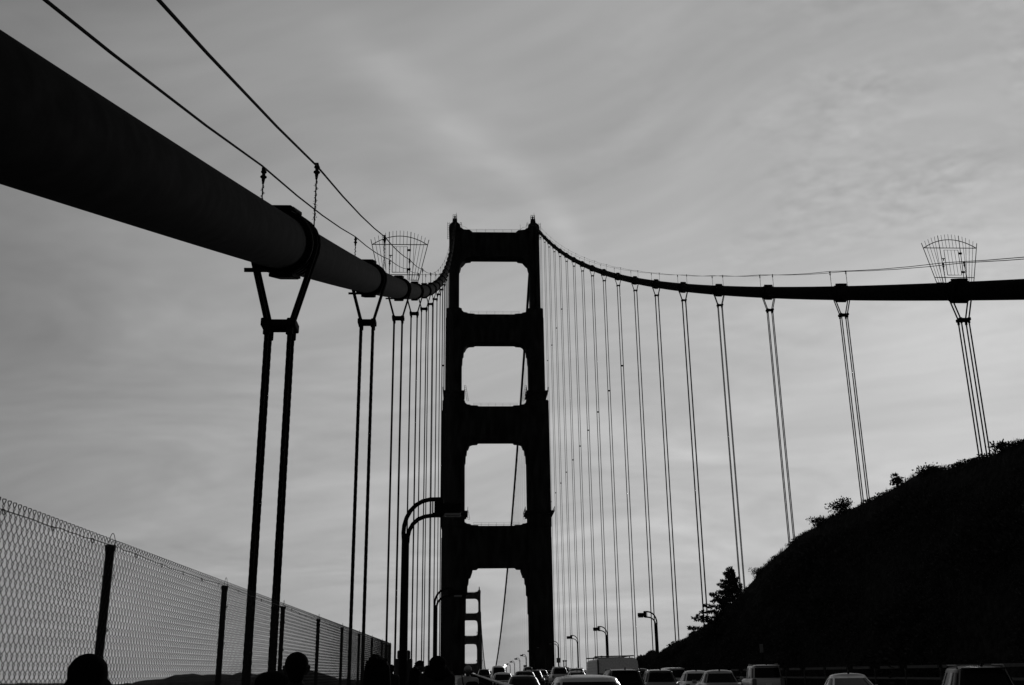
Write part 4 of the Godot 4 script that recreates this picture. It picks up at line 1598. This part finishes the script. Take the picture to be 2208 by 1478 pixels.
func box_truck() -> void:
	var d := 60.0
	var y := deck(d) - 0.15
	var t := thing("box_truck", "box truck with a slatted side and a roof rack above the traffic", "truck", Vector3(8.45, y, -d), 0.05, "vehicles in the traffic on the bridge")
	var hw := 1.12
	var box := MB.new()
	# arched box: section swept along z
	var sec := PackedVector2Array([Vector2(-hw, 1.35), Vector2(-hw, 2.02), Vector2(-hw + 0.03, 2.12), Vector2(-hw + 0.12, 2.17), Vector2(hw - 0.3, 2.21), Vector2(hw - 0.12, 2.16), Vector2(hw - 0.02, 2.02), Vector2(hw, 1.85), Vector2(hw, 1.35)])
	box.prism(sec, -3.5, 0.0)
	part("cargo_box", box, M.board, t)
	for i in 5:
		var s := MB.new()
		s.box(Vector3(-hw - 0.012, 1.44 + i * 0.145, -1.75), Vector3(0.03, 0.105, 3.4), Basis(), 0.006)
		part("slat", s, M.board, t)
	var fr := MB.new()
	fr.box(Vector3(-hw + 0.02, 1.72, 0.02), Vector3(0.07, 0.8, 0.06))
	fr.box(Vector3(0, 1.37, 0.02), Vector3(hw * 2.0, 0.05, 0.06))
	part("rear_frame", fr, M.trim, t)
	var rk := MB.new()
	rk.tube(PackedVector3Array([Vector3(-hw - 0.1, 2.27, -0.3), Vector3(hw - 0.15, 2.31, -0.3)]), 0.035, 6)
	rk.tube(PackedVector3Array([Vector3(-hw - 0.1, 2.27, -3.0), Vector3(hw - 0.15, 2.31, -3.0)]), 0.035, 6)
	for x in [-hw + 0.3, hw - 0.4]:
		rk.tube(PackedVector3Array([Vector3(x, 2.3, -0.2), Vector3(x, 2.3, -3.2)]), 0.03, 6)
		for z in [-0.3, -3.0]:
			rk.tube(PackedVector3Array([Vector3(x, 2.1, z), Vector3(x, 2.3, z)]), 0.025, 6)
	part("roof_rack", rk, M.trim, t)
	var low := MB.new()
	low.box(Vector3(0, 0.9, -1.8), Vector3(hw * 1.9, 0.85, 3.5), Basis(), 0.03)
	part("chassis", low, M.trim, t)
	var cab := MB.new()
	var sh := [[0.5, 0.0], [1.1, 0.0], [1.75, 0.12], [1.95, 0.25]]
	var rings := []
	for q in sh:
		rings.push_back(super_ring(0.98 - q[1] * 0.4, -5.2 + q[1], -3.55, q[0], 8.0, 24))
	cab.loft(rings)
	var cb := part("cab", cab, M.car_white, t)
	var ws := MB.new()
	ws.quad(Vector3(-0.8, 1.15, -5.23), Vector3(0.8, 1.15, -5.23), Vector3(0.74, 1.7, -5.1), Vector3(-0.74, 1.7, -5.1), Vector3(0, 0.2, -1))
	part("windshield", ws, M.glass, cb)
	var tyre: Mesh = car_meshes("suv").tyre
	for s in [-1.0, 1.0]:
		for z in [-4.5, -1.0]:
			var w := part("wheel", tyre, M.rubber, t, Vector3(s * 0.85, 0.36, z), Basis().scaled(Vector3(1.2, 1.1, 1.1)))
			part("rim", car_meshes("suv").rim, M.chrome, w)
		var p := MB.new()
		p.box(Vector3(s * 0.9, 1.0, 0.0), Vector3(0.16, 0.2, 0.08))
		part("taillight", p, M.taillight, t)
		var pillar := MB.new()
		pillar.box(Vector3(s * 0.98, 1.15, -0.06), Vector3(0.05, 0.5, 0.05))
		part("rear_post", pillar, M.chrome, t)
	var beacon := MB.new()
	beacon.box(Vector3(0.8, 2.0, -4.0), Vector3(0.15, 0.1, 0.15))
	part("marker_lamp", beacon, M.lens, cb)


# ---------------------------------------------------------------- people

func field_mesh(m: MB, bones: Array, cell: float, k: float) -> void:
	var lo := Vector3.ONE * 99.0
	var hi := -lo
	for b in bones:
		for e in 2:
			var r: Vector3 = Vector3.ONE * (b[2 + e] + k)
			lo = lo.min(b[e] - r)
			hi = hi.max(b[e] + r)
	lo -= Vector3.ONE * cell * 2.0
	var nx := int((hi.x - lo.x) / cell) + 3
	var ny := int((hi.y - lo.y) / cell) + 3
	var nz := int((hi.z - lo.z) / cell) + 3
	var g := PackedFloat32Array()
	g.resize(nx * ny * nz)
	g.fill(1.0)
	for b in bones:
		var pa: Vector3 = b[0]
		var pb: Vector3 = b[1]
		var ra: float = b[2]
		var rb: float = b[3]
		var reach := Vector3.ONE * (maxf(ra, rb) + k + cell * 2.0)
		var q0 := (pa.min(pb) - reach - lo) / cell
		var q1 := (pa.max(pb) + reach - lo) / cell
		var ab := pb - pa
		var len2 := maxf(ab.length_squared(), 1e-8)
		for z in range(maxi(int(q0.z), 0), mini(int(q1.z) + 1, nz)):
			for y in range(maxi(int(q0.y), 0), mini(int(q1.y) + 1, ny)):
				var o := (z * ny + y) * nx
				for x in range(maxi(int(q0.x), 0), mini(int(q1.x) + 1, nx)):
					var p := lo + Vector3(x, y, z) * cell
					var t := clampf((p - pa).dot(ab) / len2, 0.0, 1.0)
					var dd := p.distance_to(pa + ab * t) - lerpf(ra, rb, t)
					var old := g[o + x]
					var h := maxf(k - absf(old - dd), 0.0) / k
					g[o + x] = minf(old, dd) - h * h * k * 0.25
	var idx := PackedInt32Array()
	idx.resize(nx * ny * nz)
	idx.fill(-1)
	var vs := PackedVector3Array()
	var ns := PackedVector3Array()
	var off := [0, 1, nx, nx + 1, nx * ny, nx * ny + 1, nx * ny + nx, nx * ny + nx + 1]
	var edges := [[0, 1], [2, 3], [4, 5], [6, 7], [0, 2], [1, 3], [4, 6], [5, 7], [0, 4], [1, 5], [2, 6], [3, 7]]
	var corner := []
	for i in 8:
		corner.push_back(Vector3(i & 1, (i >> 1) & 1, i >> 2))
	for z in nz - 1:
		for y in ny - 1:
			for x in nx - 1:
				var o := (z * ny + y) * nx + x
				var inside := 0
				for i in 8:
					if g[o + off[i]] < 0.0:
						inside += 1
				if inside == 0 or inside == 8:
					continue
				var s := Vector3.ZERO
				var cnt := 0
				for e in edges:
					var a := g[o + off[e[0]]]
					var b := g[o + off[e[1]]]
					if (a < 0.0) != (b < 0.0):
						s += corner[e[0]].lerp(corner[e[1]], a / (a - b))
						cnt += 1
				var gr := Vector3.ZERO
				for i in 8:
					gr += (corner[i] - Vector3.ONE * 0.5) * g[o + off[i]]
				idx[o] = vs.size()
				vs.push_back(lo + (Vector3(x, y, z) + s / cnt) * cell)
				ns.push_back(gr.normalized())
	var step := [1, nx, nx * ny]
	for z in range(1, nz - 1):
		for y in range(1, ny - 1):
			for x in range(1, nx - 1):
				var o := (z * ny + y) * nx + x
				for ax in 3:
					if (g[o] < 0.0) == (g[o + step[ax]] < 0.0):
						continue
					var u: int = step[(ax + 1) % 3]
					var w: int = step[(ax + 2) % 3]
					var a := idx[o]
					var b := idx[o - u]
					var c := idx[o - u - w]
					var d := idx[o - w]
					if a < 0 or b < 0 or c < 0 or d < 0:
						continue
					m.quad_n(vs[a], vs[b], vs[c], vs[d], ns[a], ns[b], ns[c], ns[d])


func cap_(a: Vector3, b: Vector3, ra: float, rb := -1.0) -> Array:
	return [a, b, ra, ra if rb < 0.0 else rb]


func person_mesh(female: bool, pale: bool) -> Mesh:
	var key := "person_%s_%s" % [female, pale]
	if cache.has(key):
		return cache[key]
	var k := 0.9 if female else 1.0
	var b := []
	for s in [-1.0, 1.0]:
		b.push_back(cap_(Vector3(s * 0.085, 0.93, 0.02), Vector3(s * 0.075, 1.02, 0.0), 0.118 if female else 0.108))
		b.push_back(cap_(Vector3(s * 0.08 * k, 1.22, 0.0), Vector3(s * 0.095 * k, 1.36, 0.0), 0.115 * k))
		b.push_back(cap_(Vector3(s * 0.04, 1.46, 0.02), Vector3(s * 0.175 * k, 1.425, 0.01), 0.055, 0.068 * k))
		b.push_back(cap_(Vector3(s * 0.19 * k, 1.42, 0.01), Vector3(s * 0.235 * k, 1.14, 0.02 - s * 0.03), 0.056 * k, 0.044 * k))
		b.push_back(cap_(Vector3(s * 0.235 * k, 1.14, 0.02 - s * 0.03), Vector3(s * 0.245 * k, 0.90, -0.07 - s * 0.05), 0.043 * k, 0.031 * k))
		b.push_back(cap_(Vector3(s * 0.09, 0.92, 0.0), Vector3(s * 0.095, 0.50, -0.03 + s * 0.09), 0.092, 0.06))
		b.push_back(cap_(Vector3(s * 0.095, 0.50, -0.03 + s * 0.09), Vector3(s * 0.10, 0.09, 0.05 + s * 0.14), 0.06, 0.042))
		b.push_back(cap_(Vector3(s * 0.10, 0.05, 0.06 + s * 0.14), Vector3(s * 0.11, 0.038, -0.13 + s * 0.14), 0.045, 0.036))
	b.push_back(cap_(Vector3(0, 1.0, 0.0), Vector3(0, 1.25, 0.0), 0.125 * k, 0.12 * k))
	b.push_back(cap_(Vector3(0, 1.42, 0.02), Vector3(0, 1.55, 0.01), 0.062 * k, 0.056 * k))
	var m := MB.new()
	m.use_color = true
	m.tint = Color(0.30, 0.30, 0.30) if pale else Color(0.018, 0.018, 0.018)
	field_mesh(m, b, 0.022, 0.05)
	# head
	m.tint = Color(0.05, 0.05, 0.05)
	var h := [cap_(Vector3(0, 1.655, 0.035), Vector3(0, 1.665, -0.01), 0.094, 0.088), cap_(Vector3(0, 1.61, -0.035), Vector3(0, 1.565, -0.06), 0.062, 0.042), cap_(Vector3(0, 1.50, 0.02), Vector3(0, 1.58, 0.01), 0.056, 0.056),
		cap_(Vector3(0, 1.655, -0.095), Vector3(0, 1.615, -0.122), 0.010, 0.016), cap_(Vector3(-0.04, 1.672, -0.085), Vector3(0.04, 1.672, -0.085), 0.014),
		cap_(Vector3(-0.02, 1.578, -0.096), Vector3(0.02, 1.578, -0.096), 0.010), cap_(Vector3(-0.02, 1.590, -0.098), Vector3(0.02, 1.590, -0.098), 0.008)]
	for s in [-1.0, 1.0]:
		h.push_back(cap_(Vector3(s * 0.104, 1.66, 0.03), Vector3(s * 0.094, 1.605, 0.012), 0.017, 0.011))
		h.push_back(cap_(Vector3(s * 0.05, 1.61, -0.06), Vector3(s * 0.035, 1.62, -0.075), 0.024))
	field_mesh(m, h, 0.008, 0.02)
	# hands
	for s in [-1.0, 1.0]:
		var w := Vector3(s * 0.245 * k, 0.90, -0.07 - s * 0.05)
		var palm := w + Vector3(0, -0.075, -0.01)
		var f := [cap_(w, palm, 0.027, 0.03), cap_(palm + Vector3(0, 0.01, -0.02), palm + Vector3(0, 0.01, 0.02), 0.026)]
		for q in 4:
			var z := -0.033 + 0.022 * q
			var l: float = [0.062, 0.074, 0.07, 0.054][q]
			var p0 := palm + Vector3(0, -0.02, z)
			var p1 := palm + Vector3(-s * 0.008, -0.02 - l * 0.55, z * 1.05)
			var p2 := palm + Vector3(-s * 0.032, -0.02 - l, z)
			f.push_back(cap_(p0, p1, 0.0092, 0.0086))
			f.push_back(cap_(p1, p2, 0.0086, 0.0075))
		f.push_back(cap_(palm + Vector3(-s * 0.01, 0.03, -0.03), palm + Vector3(-s * 0.03, -0.015, -0.058), 0.012, 0.010))
		f.push_back(cap_(palm + Vector3(-s * 0.03, -0.015, -0.058), palm + Vector3(-s * 0.038, -0.045, -0.058), 0.010, 0.008))
		field_mesh(m, f, 0.005, 0.006)
	cache[key] = m.mesh()
	return cache[key]


func hair_mesh(kind: String) -> Mesh:
	if cache.has("hair_" + kind):
		return cache["hair_" + kind]
	var m := MB.new()
	var b := [cap_(Vector3(0, 1.69, 0.035), Vector3(0, 1.70, -0.015), 0.095, 0.088), cap_(Vector3(0, 1.63, 0.065), Vector3(0, 1.60, 0.06), 0.075, 0.06)]
	if kind == "bald":
		b = [cap_(Vector3(-0.07, 1.64, 0.05), Vector3(0.07, 1.64, 0.05), 0.036), cap_(Vector3(0, 1.62, 0.08), Vector3(0, 1.60, 0.075), 0.06)]
	elif kind == "crop":
		b = [cap_(Vector3(0, 1.685, 0.035), Vector3(0, 1.69, -0.02), 0.102, 0.095), cap_(Vector3(0, 1.64, 0.05), Vector3(0, 1.59, 0.05), 0.088, 0.07)]
	elif kind == "long":
		for s in [-1.0, 0.0, 1.0]:
			b.push_back(cap_(Vector3(s * 0.065, 1.66, 0.05), Vector3(s * 0.085, 1.44, 0.075), 0.06, 0.055))
		b.push_back(cap_(Vector3(-0.07, 1.68, -0.02), Vector3(-0.09, 1.52, 0.0), 0.04, 0.035))
		b.push_back(cap_(Vector3(0.07, 1.68, -0.02), Vector3(0.09, 1.52, 0.0), 0.04, 0.035))
	elif kind == "hood":
		b = [cap_(Vector3(0, 1.665, 0.045), Vector3(0, 1.675, -0.03), 0.118, 0.105), cap_(Vector3(0, 1.60, 0.06), Vector3(0, 1.47, 0.06), 0.105, 0.13), cap_(Vector3(-0.06, 1.56, 0.0), Vector3(-0.11, 1.46, 0.02), 0.09, 0.09), cap_(Vector3(0.06, 1.56, 0.0), Vector3(0.11, 1.46, 0.02), 0.09, 0.09)]
	elif kind == "cap":
		b = [cap_(Vector3(0, 1.70, 0.035), Vector3(0, 1.705, -0.015), 0.094, 0.09), cap_(Vector3(0, 1.69, 0.06), Vector3(0, 1.69, -0.04), 0.09, 0.082)]
		m.prism(PackedVector2Array([Vector2(-0.08, -0.0), Vector2(-0.07, 0.012), Vector2(0.0, 0.02), Vector2(0.07, 0.012), Vector2(0.08, 0.0)]), -0.19, -0.08)
		for i in m.v.size():
			m.v[i] += Vector3(0, 1.685, 0)
	elif kind == "quiff":
		b.push_back(cap_(Vector3(-0.05, 1.745, -0.04), Vector3(0.05, 1.75, -0.05), 0.045))
		b.push_back(cap_(Vector3(-0.03, 1.76, 0.02), Vector3(0.04, 1.765, 0.01), 0.045))
	if kind in ["short", "long", "quiff"]:
		# uneven locks so that the outline is not a ball
		var r := RandomNumberGenerator.new()
		r.seed = kind.length() * 7 + 3
		for i in 26:
			var a := r.randf() * TAU
			var u := r.randf_range(-0.1, 1.0)
			var w := sqrt(1.0 - u * u)
			var o := Vector3(cos(a) * w, u, sin(a) * w * 1.1 + 0.15)
			if o.z < -0.5 and u < 0.5:
				continue
			var c := Vector3(0, 1.685, 0.02) + o * 0.098
			b.push_back(cap_(c, c + Vector3(o.x * 0.02, r.randf_range(-0.03, 0.02), o.z * 0.03), r.randf_range(0.012, 0.024), 0.008))
	field_mesh(m, b, 0.009, 0.018)
	cache["hair_" + kind] = m.mesh()
	return cache["hair_" + kind]


func person(label: String, x: float, d: float, stature: float, hair: String, turn := 0.0, female := false, pale := false, cover := "hair") -> Node3D:
	var t := thing("person", label, "person", Vector3(x, deck(d), -d), turn, "people on the walkway")
	t.scale = Vector3.ONE * stature / (1.79 if hair != "bald" else 1.755)
	var body := part("body", person_mesh(female, pale), M.body, t)
	for s in [-1.0, 1.0]:
		var e := MB.new()
		e.ball(Vector3(s * 0.032, 1.648, -0.088), Vector3.ONE * 0.012, 6, 8)
		part("eye", e, M.eye, body)
	part({"hood": "hood", "cap": "cap"}.get(hair, "hair"), hair_mesh(hair), M.pale_cloth if hair == "cap" and pale else M.dark_cloth if hair == "hood" else M.hair, t)
	return t


func people() -> void:
	person("person with a dark hood at the far left before the fence post", -2.09, 6.3, 1.62, "hood", 0.15, true)
	person("close-cropped person between the two nearest pairs of ropes", -1.34, 9.0, 1.66, "crop", 0.12)
	var c := person("shorter person left of the close-cropped head, only the crown showing", -1.62, 9.6, 1.52, "hood", 0.2, true)
	c.scale.x *= 1.6
	c.scale.z *= 1.6
	person("person with full dark hair in front of the end of the fence", -0.77, 10.0, 1.64, "long", 0.1, true)
	person("small person beside the lamp cabinet, just right of the full dark hair", -2.0, 31.0, 1.67, "short", 0.3)
	person("long-haired person right of the lamp cabinet", -0.94, 22.0, 1.57, "long", 0.0, true)
	person("person with swept-up hair in profile, facing right before the ropes", -1.02, 26.5, 1.72, "quiff", -1.35)
	var q := person("large dark hooded figure in front of the left tower leg", -0.44, 19.0, 1.75, "hood", 0.2)
	q.scale.x *= 1.25
	person("slim person between the profile and the large hooded figure", -1.12, 34.5, 1.65, "short", 0.4)
	var h := person("person in a pale cap and pale top beside the start of the handrail", 0.12, 26.0, 1.60, "cap", PI, false, true)
	h.scale.x *= 1.1
	var bag := thing("backpack", "dark backpack on the person in the pale top", "backpack", Vector3(0.2, deck(26.0) + 0.93, -25.84))
	var m := MB.new()
	field_mesh(m, [cap_(Vector3(-0.06, 0.06, 0), Vector3(0.1, 0.06, 0), 0.1), cap_(Vector3(-0.04, 0.22, 0), Vector3(0.08, 0.22, 0), 0.095)], 0.015, 0.04)
	part("bag", m, M.dark_cloth, bag)
	var st := MB.new()
	st.tube(PackedVector3Array([Vector3(-0.12, 0.05, 0.02), Vector3(-0.2, 0.3, 0.02), Vector3(-0.22, 0.46, -0.1)]), 0.016, 6)
	part("strap", st, M.trim, bag)


# ---------------------------------------------------------------- trees and shrubs on the crest

func shrub(called: String, label: String, at: Vector3, w: float, h: float, leaves: int, category := "shrub") -> void:
	var t := thing(called, label, category, at, 0.0, "shrubs on the crest of the hillside")
	var stem := MB.new()
	var fol := MB.new()
	var tips := []
	for i in 9:
		var a := TAU * i / 9.0 + rng.randf_range(-0.3, 0.3)
		var r := rng.randf_range(0.25, 0.95) * w / 2.0
		var top := Vector3(cos(a) * r, h * rng.randf_range(0.55, 0.95) * (1.0 - 0.3 * r / w), sin(a) * r)
		stem.tube(PackedVector3Array([Vector3(0, -0.3, 0), Vector3(top.x * 0.3, top.y * 0.45, top.z * 0.3), top]), 0.02, 5, true, PackedFloat32Array([0.035, 0.022, 0.008]))
		tips.push_back(top)
		tips.push_back(top * 0.7 + Vector3(rng.randf_range(-0.1, 0.1), 0.02, rng.randf_range(-0.1, 0.1)))
	for i in leaves:
		var c: Vector3 = tips[rng.randi() % tips.size()]
		var o := Vector3(rng.randfn(), rng.randfn() * 0.7, rng.randfn()) * 0.11 * w
		leaf(fol, c + o, (o + Vector3(0, 0.05, 0)).normalized(), rng.randf_range(0.09, 0.16), 0.09)
	part("stems", stem, M.bark, t)
	part("foliage", fol, M.leaf, t)


func plants() -> void:
	shrub("shrub", "lower left of the two round shrubs standing on the hill crest", Vector3(24.05, 11.95, -70.7), 1.2, 0.75, 620)
	shrub("shrub", "upper, larger of the two round shrubs on the hill crest", Vector3(24.05, 12.0, -66.2), 1.4, 1.05, 800)
	shrub("shrub", "narrow upright shrub at the bend of the hill crest", Vector3(24.0, 12.0, -57.0), 0.55, 0.85, 360)
	shrub("shrub", "low broad shrub where the crest flattens, right of the upright shrub", Vector3(24.1, 12.0, -53.2), 1.3, 0.45, 380)
	shrub("shrub", "shrub on the crest near the right edge of the picture", Vector3(24.1, 11.55, -45.3), 0.9, 0.36, 320)
	shrub("shrub", "ragged bush on the crest above the top of the conifer", Vector3(24.05, 10.4, -87.0), 1.3, 0.7, 380)
	# the conifer on the slope
	var t := thing("conifer_tree", "small ragged conifer growing out of the hillside below the crest", "tree", Vector3(23.75, 7.0, -94.6))
	var trunk := MB.new()
	var bend := PackedVector3Array([Vector3(0, -0.6, 0), Vector3(0.02, 1.0, 0.02), Vector3(-0.02, 2.4, 0), Vector3(0.05, 3.8, 0.02), Vector3(0.03, 4.95, 0)])
	trunk.tube(bend, 0.1, 8, true, PackedFloat32Array([0.16, 0.13, 0.09, 0.05, 0.015]))
	part("trunk", trunk, M.bark, t)
	var limbs := MB.new()
	var need := MB.new()
	for i in 88:
		var u := pow((i + 0.5) / 88.0, 0.85)
		var y := -0.7 + 5.55 * u
		var a := i * 2.39996 + rng.randf_range(-0.3, 0.3)
		var dir := Vector3(cos(a), 0.0, sin(a))
		var reach := ((1.0 - u * 0.97) * rng.randf_range(1.3, 3.4) + 0.12) * (1.0 + 0.45 * maxf(0.0, -dir.x * 0.9 - dir.z * 0.4))
		var p0 := Vector3(0, y, 0)
		var p1 := p0 + dir * reach * 0.5 + Vector3(0, -0.02 * reach, 0)
		var p2 := p0 + dir * reach + Vector3(0, rng.randf_range(-0.08, 0.16) * reach, 0)
		limbs.tube(PackedVector3Array([p0, p1, p2]), 0.02, 5, true, PackedFloat32Array([0.045, 0.025, 0.008]))
		var sprays := int(4 + reach * 24)
		for k in sprays:
			var f := rng.randf_range(0.2, 1.0)
			var c := p0.lerp(p1, f * 2.0) if f < 0.5 else p1.lerp(p2, f * 2.0 - 1.0)
			var side := dir.cross(Vector3.UP) * rng.randf_range(-1, 1) * 0.5 * (1.2 - f) * (0.3 + reach * 0.45)
			c += side + Vector3(0, rng.randf_range(-0.10, 0.16), 0)
			for l in 7:
				var o := (dir * 0.5 + side * 0.6 + Vector3(rng.randf_range(-1, 1), rng.randf_range(-0.5, 1.0), rng.randf_range(-1, 1))).normalized()
				leaf(need, c, o, rng.randf_range(0.13, 0.26), 0.085)
	part("limb", limbs, M.bark, t)
	part("needles", need, M.leaf, t)
